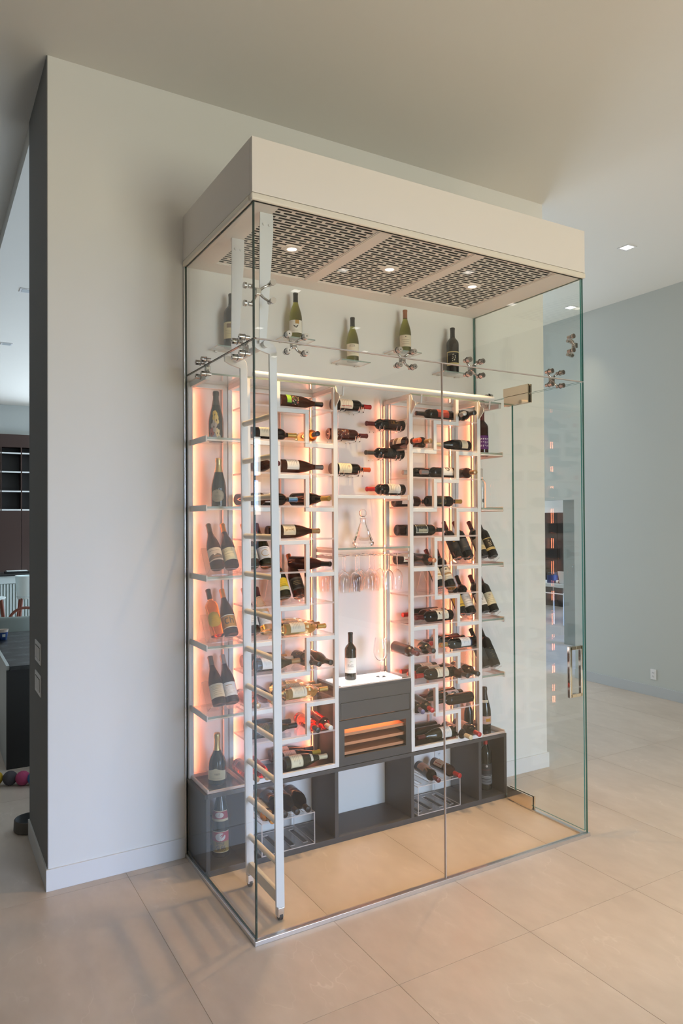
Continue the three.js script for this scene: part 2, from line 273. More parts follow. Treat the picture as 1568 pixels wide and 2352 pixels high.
{
  // one grille: staggered slots; a square solid patch is left for the spot
  const w = G[0][1] - G[0][0], d = GZ[1] - GZ[0], rows = 28, pitch = d / (rows + 0.8), s = new THREE.Shape([V(0, 0), V(w, 0), V(w, d), V(0, d)]);
  const step = 0.117, gap = 0.018, cx = w / 2, cz = 0.41;
  const bars = [];
  for (let r = 0; r < rows; r++) {
    const y0 = pitch * (r + 0.55), y1 = y0 + pitch * 0.7, off = (r % 2 ? 0.42 : 0.0) * step - 0.5 * step;
    for (let k = 0; k < 8; k++) {
      let a = Math.max(0.012, off + k * step), b = Math.min(w - 0.012, off + k * step + step - gap); if (b - a < 0.02) continue;
      const near = Math.max(Math.abs(y0 - cz), Math.abs(y1 - cz)); let segs = [[a, b]];
      if (near < 0.055) { const h = Math.sqrt(0.055 * 0.055 - near * near) + 0.012; segs = [[a, Math.min(b, cx - h)], [Math.max(a, cx + h), b]]; }
      for (const [p, q] of segs) if (q - p > 0.015) s.holes.push(new THREE.Path([V(p, y0), V(p, y1), V(q, y1), V(q, y0)]));
    }
  }
  const geo = new THREE.ExtrudeGeometry(s, { depth: 0.0015, bevelEnabled: false }).rotateX(Math.PI / 2);
  const names = ['ladder end', 'middle', 'door end'];
  G.forEach(([a, b], i) => {
    const t = thing('vent_grille', `white slotted ceiling grille in the header, ${names[i]} one of three`, 'grille', [a, YB + 0.01, GZ[0]], 'header grilles');
    const m = part('slotted_plate', geo, M.header, t); m.scale.x = (b - a) / w;
    part('rim', [box(0, b - a, -0.006, 0.002, 0, 0.008), box(0, b - a, -0.006, 0.002, d - 0.008, d), box(0, 0.008, -0.006, 0.002, 0, d), box(b - a - 0.008, b - a, -0.006, 0.002, 0, d)], M.header, t);
    const L = thing('spot_light', `small round recessed spot in the ${names[i]} grille`, 'spotlight', [(a + b) / 2, YB + 0.004, GZ[0] + cz], 'header spots');
    part('trim_ring', lathe([[0.026, 0.004], [0.028, -0.002], [0.046, -0.001], [0.05, 0.003]], 32), M.header, L); part('lens', new THREE.CylinderGeometry(0.028, 0.028, 0.004, 28).translate(0, 0.002, 0), M.lamp, L);
    const l = new THREE.SpotLight(C(1, 0.6, 0.26), 9, 0, 0.62, 0.8, 2); l.position.set(0, -0.01, 0); l.target.position.set(0, -3, 0); l.name = 'header_spot'; l.shadow.radius = 1.4; l.castShadow = true; L.add(l, l.target);
  });
}
// ---------------------------------------------------------------- base cabinet and centre cabinet
const YB0 = 0.46;
{
  const t = thing('base_cabinet', 'long low dark grey open cabinet along the wall of the wine room', 'cabinet');
  part('top_board', rbox(0.012, W - 0.01, 0.432, YB0 - 0.004, 0.004, 0.31, 0.002), M.cab, t);
  part('bottom_board', rbox(0.012, W - 0.01, 0.0, 0.034, 0.004, 0.308, 0.002), M.cab, t);
  for (const x of [0.033, 0.262, 0.851, 1.42, 1.992, 2.225]) part('upright_panel', rbox(x - 0.0125, x + 0.0125, 0.034, 0.432, 0.004, 0.309, 0.0015), M.cab, t);
  part('seam_line', box(0.046, 0.25, 0.205, 0.209, 0.001, 0.004), M.cab, t);
  const tray = (x0, x1) => { const lip = 0.009; return [box(x0, x1, YB0 - 0.004, YB0 + 0.002, 0.01, 0.306), box(x0, x1, YB0, YB0 + 0.02, 0.01, 0.01 + lip), box(x0, x0 + lip, YB0, YB0 + 0.02, 0.01, 0.306), box(x1 - lip, x1, YB0, YB0 + 0.02, 0.01, 0.306), box(x0, x1, YB0, YB0 + 0.012, 0.3, 0.31)]; };
  for (const [a, b] of [[0.03, 0.262], [2.02, 2.225]]) { const m = thing('counter_tray', a < 1 ? 'clear acrylic tray on the grey counter under the broad champagne bottle' : 'clear acrylic tray on the grey counter end by the door', 'tray'); const q = tray(a, b); part('base_sheet', q[0], M.acryl, m); part('lip', q.slice(1), M.acrylEdge, m); }
}
{
  const t = thing('wine_station', 'grey centre cabinet with drawer and bamboo bottle slots', 'cabinet');
  const x0 = 0.868, x1 = 1.413, zf = 0.31, y0 = YB0, y1 = 0.94;
  part('side_panel', box(x0, x0 + 0.018, y0, y1 - 0.018, 0.006, zf - 0.018), M.cab, t); part('side_panel', box(x1 - 0.018, x1, y0, y1 - 0.018, 0.006, zf - 0.018), M.cab, t);
  part('top_panel', rbox(x0, x1, y1 - 0.018, y1, 0.006, zf, 0.0015), M.cab, t);
  part('fascia', [box(x0, x1, 0.846, y1 - 0.018, zf - 0.018, zf), box(x0, x0 + 0.014, 0.739, 0.846, zf - 0.018, zf), box(x1 - 0.014, x1, 0.739, 0.846, zf - 0.018, zf)], M.cab, t);
  part('drawer_front', rbox(x0 + 0.0165, x1 - 0.0165, 0.742, 0.8435, zf - 0.02, zf, 0.0015), M.cab, t);
  const wx0 = 0.908, wx1 = 1.369, wy0 = 0.511, wy1 = 0.683;
  part('lower_front', [box(x0, x1, wy1, 0.736, zf - 0.018, zf), box(x0, x1, y0, wy0, zf - 0.018, zf), box(x0, wx0, wy0, wy1, zf - 0.018, zf), box(wx1, x1, wy0, wy1, zf - 0.018, zf)], M.cab, t);
  part('back_board', box(x0 + 0.018, x1 - 0.018, y0, y1 - 0.02, 0.006, 0.014), M.cab, t);
  for (let k = 0; k < 3; k++) part('slat', [box(wx0 - 0.01, wx1 + 0.01, wy0 + 0.004 + k * 0.058, wy0 + 0.022 + k * 0.058, zf - 0.06, zf - 0.03), box(wx0 - 0.01, wx1 + 0.01, wy0 + 0.016 + k * 0.058, wy0 + 0.022 + k * 0.058, 0.06, zf - 0.06)], M.bamboo, t);
  part('edge_strip', [box(x0, x1, y1, y1 + 0.006, zf - 0.004, zf + 0.002)], M.acrylEdge, t);
  const p = thing('light_pad', 'glowing white light pad under the HALL bottle', 'light'); part('diffuser', rbox(0.9, 1.355, y1 + 0.001, y1 + 0.01, 0.09, 0.29, 0.001), M.pad, p); part('cover_sheet', box(x0 + 0.004, x1 - 0.004, y1 + 0.0102, y1 + 0.0108, 0.02, 0.306), M.acryl, p);
  areaLight(0.45, 0.2, [1.127, y1 + 0.0115, 0.19], [1.127, 3, 0.19], [0.93, 0.97, 1], 1.2);
  const l = areaLight(0.44, 0.1, [1.138, 0.698, 0.2], [1.138, 0, 0.2], [1, 0.34, 0.14], 5);
  const led = thing('led_strip', 'orange light strip inside the bamboo slotted cabinet', 'light strip'); part('diffuser', box(0.92, 1.356, 0.7, 0.706, 0.14, 0.26), std({ color: C(0.8, 0.5, 0.4), emissive: C(1, 0.36, 0.14), emissiveIntensity: 1.0 }), led);
}
// ---------------------------------------------------------------- rack towers
const OUT = [2.42, 2.033, 1.642, 1.255, 0.866], MID = [2.62, 2.228, 1.838, 1.448, 1.055, 0.671];
const b2 = 0.0125;
function tower(lab, xs, mirrorless) {
  const t = thing('wine_rack', lab, 'wine rack'), z1 = 0.31, z0 = 0.285, top = 2.785, bot = YB0;
  const hb = (name, x0, x1, y, za = z0, zb = z1) => part(name, rbox(x0, x1, y - b2, y + b2, za, zb, 0.0015), M.white, t);
  const vb = (name, x, ya, yb, za = z0, zb = z1, hw = b2) => part(name, rbox(x - hw, x + hw, ya, yb, za, zb, 0.0015), M.white, t);
  const [a, b, c, d] = xs;
  vb('front_post', a, bot, top, z0, z1, 0.0145); vb('front_post', d, bot, top, z0, z1, 0.0145);
  hb('bottom_bar', a, d, bot + b2, z0 + 0.001, z1 - 0.001);
  for (const y of OUT) { hb('frame_bar', a, b + b2, y, z0 + 0.001, z1 - 0.001); hb('frame_bar', c - b2, d, y, z0 + 0.001, z1 - 0.001); }
  MID.forEach((y) => hb('frame_bar', b - b2, c + b2, y));
  // zigzag uprights: the steps go one way above the middle level and the other way below it
  const P = [[2.62, 2.42], [2.228, 2.033], [1.838, 1.448], [1.255, 1.055], [0.866, 0.671]], Q = [[top + b2, 2.62], [2.42, 2.228], [2.033, 1.838], [1.448, 1.255], [1.055, 0.866], [0.671, bot + b2]];
  for (const [x, list] of xs === LT ? [[c, P], [b, Q]] : [[b, P], [c, Q]]) for (const [u, v] of list) vb('frame_upright', x, v + b2, u - b2);
  // back frame
  for (const x of [a, d]) vb('back_post', x, bot, top, 0.012, 0.034, 0.0135); vb('back_post', c - 0.03, bot, top, 0.012, 0.03, 0.011);
  hb('back_rail', a, d, top - b2, 0.013, 0.033); hb('back_rail', a, d, bot + b2, 0.013, 0.033);
  for (const x of [a, d]) part('top_bar', rbox(x - b2, x + b2, top - 0.025, top, 0.034, z0, 0.0015), M.white, t);
  part('top_sheet', box(a, d, top + 0.001, top + 0.011, 0.014, z1 - 0.002), M.shelf, t);
  for (const y of [...OUT, ...MID]) { part('acrylic_shelf', box(a + 0.015, d - 0.015, y + 0.0127, y + 0.0233, 0.036, z1 - 0.004), M.ashelf, t); }
  return t;
}
const LT = [0.28, 0.471, 0.661, 0.856], RT = [1.425, 1.623, 1.813, 2.003];
tower('white zigzag steel wine rack nearest the ladder with acrylic shelves', LT);
tower('white zigzag steel wine rack nearest the glass door with acrylic shelves', RT);
function endUnit(lab, x0, x1, postX) {
  const t = thing('end_rack', lab, 'shelf unit'), top = 2.785;
  for (const x of postX) part('back_post', rbox(x - 0.0135, x + 0.0135, YB0, top, 0.012, 0.034, 0.0015), M.white, t);
  part('back_rail', rbox(Math.min(...postX), Math.max(...postX), top - 0.025, top, 0.013, 0.033, 0.0015), M.white, t);
  part('top_bar', rbox(x0 < 1 ? x0 : x1 - 0.025, x0 < 1 ? x0 + 0.025 : x1, top - 0.028, top, 0.034, 0.3, 0.0015), M.white, t);
  for (const y of OUT) {
    part('support_angle', rbox(x0 < 1 ? x0 - 0.004 : x1 - 0.003, x0 < 1 ? x0 + 0.003 : x1 + 0.004, y - 0.01, y + 0.024, 0.034, 0.312, 0.001), M.white, t);
    part('support_angle', rbox(x0, x1, y - 0.004, y + 0.003, 0.303, 0.312, 0.001), M.white, t);
    part('glass_shelf', box(x0, x1, y + 0.004, y + 0.0165, 0.036, 0.31), M.shelf, t);
  }
  part('top_sheet', box(x0, x1, top + 0.001, top + 0.011, 0.02, 0.3), M.shelf, t);
}
endUnit('narrow end shelves of glass on white brackets at the ladder end', 0.03, 0.264, [0.031, 0.247]);
endUnit('narrow end shelves of glass on white brackets beside the door', 2.02, 2.222, [2.034, 2.212]);
// centre shelves, pegs, cables
{
  const t = thing('centre_shelf', 'thin white-edged shelf under the wall-pegged bottles', 'shelf');
  part('shelf_plate', box(0.88, 1.4, 2.108, 2.118, 0.03, 0.298), M.ashelf, t); part('front_edge', rbox(0.872, 1.34, 2.104, 2.124, 0.298, 0.308, 0.001), M.white, t);
  for (const x of [0.874, 1.407]) part('bracket', rbox(x - 0.004, x + 0.004, 2.095, 2.13, 0.03, 0.3, 0.001), M.white, t);
  const s = thing('glass_shelf', 'clear glass shelf carrying the crystal decanter', 'shelf'); part('pane', box(0.872, 1.41, 1.785, 1.797, 0.03, 0.312), M.shelf, s);
  for (const x of [0.874, 1.407]) { part('bracket', rbox(x - 0.004, x + 0.004, 1.763, 1.783, 0.03, 0.3, 0.001), M.white, s); }
  const r = thing('stemware_rack', 'clear acrylic rack holding the hanging wine glasses', 'glass rack');
  for (let k = 0; k < 6; k++) part('rail', box(0.9 + k * 0.09, 0.938 + k * 0.09, 1.742, 1.75, 0.04, 0.3), M.acryl, r);
  part('front_strip', box(0.872, 1.41, 1.752, 1.772, 0.296, 0.304), M.acryl, r); for (const x of [0.874, 1.407]) part('bracket', rbox(x - 0.004, x + 0.004, 1.726, 1.744, 0.03, 0.3, 0.001), M.white, r);
  for (const [x, lab] of [[1.037, 'thin dark steel cable beside the peg bottle bases'], [1.353, 'white hanging rod behind the peg bottles in the middle'], [1.434, 'white hanging rod behind the peg bottles near the cabinet edge']]) {
    const c = thing(x < 1.2 ? 'steel_cable' : 'hanging_rod', lab, x < 1.2 ? 'cable' : 'rod'); part('wire', rod([x, 2.12, x < 1.2 ? 0.03 : 0.06], [x, x < 1.2 ? 2.78 : 2.8, x < 1.2 ? 0.03 : 0.06], x < 1.2 ? 0.0022 : 0.004, 8), x < 1.2 ? M.alu : M.white, c); part('end_cap', rod([x, 2.76, x < 1.2 ? 0.03 : 0.06], [x, 2.785, x < 1.2 ? 0.03 : 0.06], 0.007, 10), M.white, c);
  }
}
// LED strips: glowing strip and a light of its size just in front of it
[[0.0465, 1, 'at the ladder-end outer post'], [0.295, 1, 'on the first post of the ladder-side rack'], [0.841, -1, 'on the last post of the ladder-side rack'], [0.871, 1, 'on the centre bay post nearest the ladder'], [1.41, -1, 'on the centre bay post nearest the door'], [1.44, 1, 'on the first post of the door-side rack'], [1.988, -1, 'on the last post of the door-side rack'], [2.197, -1, 'at the door-end outer post']].forEach(([x, s, lab], i) => {
  const y0 = i === 3 || i === 4 ? 0.97 : 0.485, y1 = 2.75, t = thing('led_strip', 'vertical orange light strip ' + lab, 'light strip', [x, 0, 0]);
  part('diffuser', box(-0.0012, 0.0012, y0, y1, 0.012, 0.026), s > 0 ? [M.led, M.white, M.white, M.white, M.white, M.white] : [M.white, M.led, M.white, M.white, M.white, M.white], t);
  areaLight(0.008, y1 - y0, [x + s * 0.0022, (y0 + y1) / 2, 0.019], [x + s * 2, (y0 + y1) / 2, 0.019], [1, 0.235, 0.11], 52, 'led_light');
});
for (const [a, b, lab] of [[0.06, 0.24, 'in the sake bottle compartment'], [0.3, 0.82, 'in the magnum crate compartment'], [0.88, 1.39, 'in the empty middle compartment'], [1.45, 1.96, 'in the outlet compartment']]) {
  const t = thing('led_strip', 'short orange light strip tucked under the cabinet top ' + lab, 'light strip', [(a + b) / 2, 0.4315, 0.016]);
  part('diffuser', rbox(-(b - a) / 2, (b - a) / 2, -0.005, 0, -0.006, 0.006, 0.001), M.led, t);
  areaLight(b - a, 0.008, [(a + b) / 2, 0.4255, 0.016], [(a + b) / 2, 0, 0.05], [1, 0.235, 0.11], 7, 'led_light');
}
// ---------------------------------------------------------------- ladder tube, ladder and its hanger
{
  const t = thing('ladder_rail', 'white tube rail running along the top of the racks', 'rail'), y = 2.803, z = 0.365;
  part('tube', [rod([0.29, y, z], [2.085, y, z], 0.0175, 24)], M.white, t);
  for (const x of [0.3, 0.885, 1.475, 2.06]) part('hook', [rod([x, y - 0.014, z - 0.004], [x, y - 0.07, z - 0.012], 0.0055, 10), rod([x, y - 0.07, z - 0.012], [x, y - 0.07, 0.31], 0.0045, 10)], M.white, t);
  for (const x of [0.856, 1.425, 2.003]) { const g = extr([[0, 0], [0.052, 0.052], [0.047, 0.075], [0.02, 0.09], [0, 0.13]], 0.006).translate(0, 0, -0.003); g.rotateY(-Math.PI / 2); part('gusset', g.translate(x, 2.66, 0.311), M.cream, t); }
}
{
  const t = thing('ladder', 'white library ladder with wooden-toned rungs parked inside the glass corner', 'ladder'), zs = [0.513, 0.889];
  const lean = (y) => 0.168 + (2.77 - y) * 0.0095;
  for (const z of zs) {
    part('rail', extr([[0.205, 0.052], [0.163 + 0.01, 0.075], [0.149, 2.77], [0.149, 2.79], [0.09, 2.805], [0.062, 2.82], [0.06, 2.85], [0.14, 2.845], [0.168, 2.838], [0.182, 2.822], [0.187, 2.8], [0.187, 2.6], [0.215, 0.06]].map((p) => p), 0.012, 0.0015).translate(0, 0, z - 0.006), M.white, t);
    const w = part('caster', [rbox(0.178, 0.212, 0.02, 0.066, z - 0.022, z + 0.012, 0.003)], M.alu, t); part('wheel', rod([0.186, 0.022, z - 0.006], [0.204, 0.022, z - 0.006], 0.0215, 20), M.rubber, w);
  }
  for (let k = 0; k < 12; k++) { const y = 2.49 - k * 0.2015; part('rung', rod([lean(y), y, zs[0]], [lean(y), y, zs[1]], 0.0145, 18), M.rung, t); }
  part('foot_bar', rbox(0.185, 0.209, 0.075, 0.135, zs[0] + 0.006, zs[1] - 0.006, 0.003), M.rung, t);
  const h = thing('ladder_hanger', 'pair of white straps holding a parking tube under the header', 'hanger');
  for (const z of [0.545, 0.912]) { const s = part('strap', extr([[0.092, YB + 0.002], [0.16, YB + 0.002], [0.16, YB - 0.1], [0.122, 2.85], [0.085, 2.83], [0.09, YB - 0.1]], 0.004, 0.001).translate(0, 0, z), M.white, h); for (const x of [0.11, 0.14]) part('bolt', rod([x, YB - 0.055, z + 0.004], [x, YB - 0.055, z + 0.011], 0.007, 12), M.white, s); }
  part('parking_tube', rod([0.118, 2.83, 0.53], [0.118, 2.83, 0.93], 0.0175, 24), M.white, h);
}
// ---------------------------------------------------------------- rear room seen past the wall end
{
  const t = thing('bookcase', 'tall dark brown built-in bookcase far down the rear room', 'bookcase', [0, 0, -11.95]);
  part('lower_panel', [box(-1.2, 0.374, 0, 2.2, 0, 0.3), box(0.382, 1.3, 0, 2.2, 0, 0.3)], M.dwood, t); part('top_panel', box(-1.2, 1.3, 3.48, 3.74, 0, 0.3), M.dwood, t); part('back_panel', box(-1.2, 1.3, 2.2, 3.48, 0, 0.03), M.dwood2, t);
  for (const x of [-0.75, -0.375, 0.0, 0.375, 0.75, 1.13]) part('divider', box(x - 0.012, x + 0.012, 2.2, 3.48, 0, 0.3), M.dwood, t);
  for (const y of [2.215, 2.588, 2.98, 3.36]) for (let k = 0; k < 5; k++) { const s = part('shelf', box(-0.738 + k * 0.375, -0.387 + k * 0.375, y - 0.014, y + 0.014, 0.02, 0.295), M.dwood2, t); part('edge_strip', box(-0.738 + k * 0.375, -0.387 + k * 0.375, y - 0.014, y + 0.014, 0.295, 0.303), M.shelfwhite, s); };
  const b = thing('bar_counter', 'bar counter with ribbed grey front under the far bookcase', 'counter', [0, 0, -9.9]);
  part('top_panel', rbox(-1.2, 1.2, 1.03, 1.06, -0.3, 0.42, 0.004), M.dpanel, b); part('apron', box(-1.15, 1.15, 0.9, 1.03, 0, 0.36), M.pale, b); part('body', box(-1.15, 1.15, 0, 0.9, 0, 0.33), M.sage, b);
  const rib = new THREE.BoxGeometry(0.025, 0.88, 0.03); for (let k = 0; k < 46; k++) part('rib', rib, M.pale, b).position.set(-1.1 + k * 0.049, 0.45, 0.345);
  const dark = thing('keyboard_tray', 'flat dark tray lying on the far bar counter', 'tray', [0.1, 1.06, -9.8]); part('body', rbox(-0.2, 0.2, 0, 0.035, -0.1, 0.1, 0.006), M.dpanel, dark); part('lid', rbox(-0.17, 0.17, 0.034, 0.045, -0.09, 0.09, 0.004), M.greywall, dark);
}
function stool(x, z, lab) {
  const t = thing('bar_stool', lab, 'bar stool', [x, 0, z], 'bar stools');
  const s = new THREE.CylinderGeometry(0.2, 0.17, 0.36, 28, 1, true, Math.PI * 0.5 + 2.6 - Math.PI * 0.5, Math.PI * 1.25), inner = new THREE.CylinderGeometry(0.185, 0.155, 0.36, 28, 1, true, 2.6, Math.PI * 1.25);
  part('backrest', [s.translate(0, 0.94, 0), inner.translate(0, 0.94, 0)], M.stoolmat, t); part('seat', lathe([[0, 0.76], [0.15, 0.76], [0.175, 0.775], [0.18, 0.8], [0, 0.815]], 24), M.stoolmat, t);
  for (const [a, c] of [[-1, -1], [1, -1], [-1, 1], [1, 1]]) part('leg', rod([a * 0.2, 0, c * 0.2], [a * 0.11, 0.77, c * 0.11], 0.014, 10, 0.022), M.rwood, t);
  part('footrest', [rod([-0.17, 0.26, -0.17], [0.17, 0.26, -0.17], 0.009, 8), rod([-0.17, 0.26, 0.17], [0.17, 0.26, 0.17], 0.009, 8), rod([-0.17, 0.26, -0.17], [-0.17, 0.26, 0.17], 0.009, 8), rod([0.17, 0.26, -0.17], [0.17, 0.26, 0.17], 0.009, 8)], M.rwood, t);
}
M.stoolmat = std({ color: C(0.7, 0.78, 0.77), roughness: 0.55, side: THREE.DoubleSide });
stool(-0.40, -8.2, 'pale bar stool with brown legs at the frame edge'); stool(0.11, -8.2, 'pale bar stool with brown legs half behind the wall end');
{
  const t = thing('dining_chair', 'sage green chair with a low curved back beyond the granite island', 'chair', [-0.4, 0, -4.75]);
  part('backrest', new THREE.LatheGeometry([[0.31, 0.5], [0.325, 0.62], [0.33, 0.9], [0.335, 0.925], [0.348, 0.938], [0.362, 0.925], [0.366, 0.9], [0.362, 0.62], [0.34, 0.5], [0.31, 0.5]].map((p) => new THREE.Vector2(...p)), 40, -1.55, 3.1), std({ color: C(0.36, 0.42, 0.4), roughness: 0.8 }), t);
  part('seat', lathe([[0, 0.4], [0.3, 0.4], [0.34, 0.43], [0.34, 0.47], [0, 0.48]], 28), M.sage, t);
  for (const [a, c] of [[-1, -1], [1, -1], [-1, 1], [1, 1]]) part('leg', rod([a * 0.24, 0, c * 0.24], [a * 0.2, 0.41, c * 0.2], 0.014, 10, 0.02), M.rwood, t);
  const wc = thing('wooden_chair', 'brown wooden chair whose curved rail shows above the sage chair', 'chair', [-0.2, 0, -5.9]);
  part('backrest', new THREE.TorusGeometry(0.2, 0.018, 10, 32, Math.PI).translate(0, 0.665, 0), M.rwood, wc); part('seat', rbox(-0.21, 0.21, 0.43, 0.46, -0.2, 0.2, 0.01), M.rwood, wc);
  for (const [a, c] of [[-1, 0], [1, 0]]) part('leg', rod([a * 0.2, 0, 0], [a * 0.2, 0.67, 0], 0.016, 10), M.rwood, wc); for (const a of [-1, 1]) part('leg', rod([a * 0.19, 0, 0.18], [a * 0.19, 0.44, 0.18], 0.016, 10), M.rwood, wc);
  const k = thing('kitchen_island', 'island with grey veined stone top and dark front beside the wall end', 'kitchen island', [-0.756, 0, -2.14]);
  part('end_panel', rbox(0, 0.025, 0, 0.8195, -1.95, -0.042, 0.002), std({ color: C(0.5, 0.54, 0.53), roughness: 0.4 }), k); part('front_panel', box(0.0, 1.9, 0.0, 0.785, -0.04, -0.015), M.dpanel, k); part('body', box(0.03, 1.9, 0, 0.77, -1.85, -0.05), M.dpanel, k);
  const g = box(0.0255, 1.95, 0.786, 0.82, -1.95, 0.0); part('stone_top', g, M.granite, k);
  const c = thing('paper_cup', 'small blue and white paper cup on the stone island', 'cup', [-0.655, 0.82, -3.6]); part('body', lathe([[0, 0], [0.033, 0], [0.043, 0.075]], 24), std({ color: C(0.02, 0.06, 0.2), roughness: 0.6 }), c); part('rim', [lathe([[0.043, 0.075], [0.046, 0.098], [0.042, 0.098], [0.04, 0.06]], 24), new THREE.TorusGeometry(0.0455, 0.003, 8, 24).rotateX(Math.PI / 2).translate(0, 0.098, 0)], std({ color: C(0.6, 0.5, 0.42), roughness: 0.6 }), c); part('emblem', rbox(-0.012, 0.016, 0.03, 0.058, 0.036, 0.041, 0.001), M.greywall, c);
  [[-0.86, -1.83, [0.6, 0.38, 0.03], 'yellow'], [-0.765, -1.785, [0.08, 0.075, 0.085], 'dark grey'], [-0.683, -1.735, [0.45, 0.07, 0.17], 'pink'], [-0.605, -1.69, [0.05, 0.17, 0.35], 'blue']].forEach(([x, z, col, n]) => {
    const b = thing('soft_ball', `${n} knitted ball on the floor by the island foot`, 'ball', [x, 0.053, z]), r = 0.052, g2 = new THREE.SphereGeometry(r, 28, 20), p = g2.attributes.position;
    for (let i = 0; i < p.count; i++) { const v = V(p.getX(i), p.getY(i), p.getZ(i)), a = Math.atan2(v.z, v.x); v.multiplyScalar(1 + 0.02 * Math.sin(a * 9) * Math.cos(v.y / r * 7)); v.y = Math.max(v.y, -r * 0.985); p.setXYZ(i, v.x, v.y, v.z); } g2.computeVertexNormals();
    part('shell', g2, std({ color: C(...col), roughness: 0.95 }), b);
  });
  const d = thing('pet_bowl', 'grey pet bowl with dark inside beside the wall end', 'bowl', [-0.735, 0, -0.88]); part('outer_wall', lathe([[0, 0], [0.088, 0], [0.096, 0.01], [0.093, 0.07], [0.089, 0.075]], 32), std({ color: C(0.13, 0.12, 0.11), roughness: 0.6 }), d); part('inner_bowl', lathe([[0.089, 0.075], [0.08, 0.07], [0.07, 0.03], [0, 0.022]], 32), M.rubber, d);
}
// ---------------------------------------------------------------- room beyond the side wall opening
{
  struct('wall_beyond', [box(7.38, 7.5, 0, 2.9, -3.86, -3.5)], std({ color: C(0.3, 0.31, 0.27), roughness: 0.8 }));
  struct('wall_end', [box(12, 12.2, 0, 2.9, -12, -3.6), box(5.8, 12, 0, 2.9, -12.2, -12)], M.greywall);
  struct('ceiling_beyond', box(5.8, 12.2, 2.9, 3.1, -12.2, -2.0), M.ceil);
  struct('beam_beyond', box(8.9, 9.1, 2.09, 2.9, -7.5, -3.9), M.wall);
  const t = thing('dark_cupboard', 'dark tall cupboard seen through the side wall opening', 'cupboard', [11.3, 0, -8]); part('body', box(-0.3, 0.3, 0, 2.2, -2.2, 2.6), M.dpanel, t); for (let k = 0; k < 5; k++) part('door', rbox(-0.32, -0.3, 0.1, 2.15, -2.1 + k * 0.93, -1.2 + k * 0.93, 0.003), M.dpanel, t);
  const d = thing('side_table', 'narrow pale table on thin white legs beyond the opening', 'table', [9.1, 0, -5.6]); part('top_panel', rbox(-0.25, 0.3, 0.69, 0.755, -0.75, 0.75, 0.004), M.greywall, d); part('apron', box(-0.23, 0.28, 0.6, 0.69, -0.7, 0.7), M.dpanel, d); part('rail', box(-0.245, -0.225, 0.565, 0.585, -0.72, 0.72), M.shelfwhite, d);
  for (const z of [-0.7, -0.1, 0.12, 0.36, 0.7]) part('leg', rod([-0.22, 0, z], [-0.22, 0.69, z], 0.012, 8), M.shelfwhite, d);
  const c = thing('storage_tin', 'dark blue tin on the table beyond the opening', 'tin', [9.0, 0.755, -5.62]); part('body', new THREE.CylinderGeometry(0.1, 0.1, 0.15, 24).translate(0, 0.075, 0), std({ color: C(0.01, 0.03, 0.12), roughness: 0.3 }), c); part('lid', new THREE.CylinderGeometry(0.085, 0.1, 0.05, 24).translate(0, 0.175, 0), M.rubber, c);
  const p = thing('paper_roll', 'cream paper roll beside the blue tin', 'paper', [8.98, 0.755, -5.42]); part('sheet', rod([0, 0.03, -0.07], [0, 0.03, 0.07], 0.03, 16), M.cream, p); part('band', rod([0, 0.03, -0.012], [0, 0.03, 0.012], 0.0312, 16), M.rwood, p);
  const l = thing('laptop', 'open silver laptop on the table beyond the opening', 'laptop', [9.05, 0.755, -5.22]); part('keyboard_base', rbox(-0.11, 0.11, 0, 0.015, -0.16, 0.16, 0.004), M.alu, l); const s = part('screen_lid', rbox(-0.006, 0.006, 0, 0.23, -0.16, 0.16, 0.004), M.alu, l); s.position.set(-0.11, 0.012, 0); s.rotation.z = 0.25;
  areaLight(2.5, 1.6, [8.2, 2.88, -7], [8.2, 0, -7], [0.9, 0.96, 1], 6);
}

const PEGS = [[0.958, 1.0, 2.723, 'clear acrylic pegs under the dark bottle with cream and red label and red capsule'], [1.518, -1.0, 2.613, 'clear acrylic pegs under the dark bottle with brown label and gold crest'], [0.929, 1.0, 2.528, 'clear acrylic pegs under the dark red bottle with swirling painted label'], [1.511, -1.0, 2.419, 'clear acrylic pegs under the black bottle with dark slate label'], [0.948, 1.0, 2.303, 'clear acrylic pegs under the dark bottle with cream crest label and orange-red capsule'], [1.518, -1.0, 2.175, 'clear acrylic pegs under the dark bottle with white label and red capsule']];
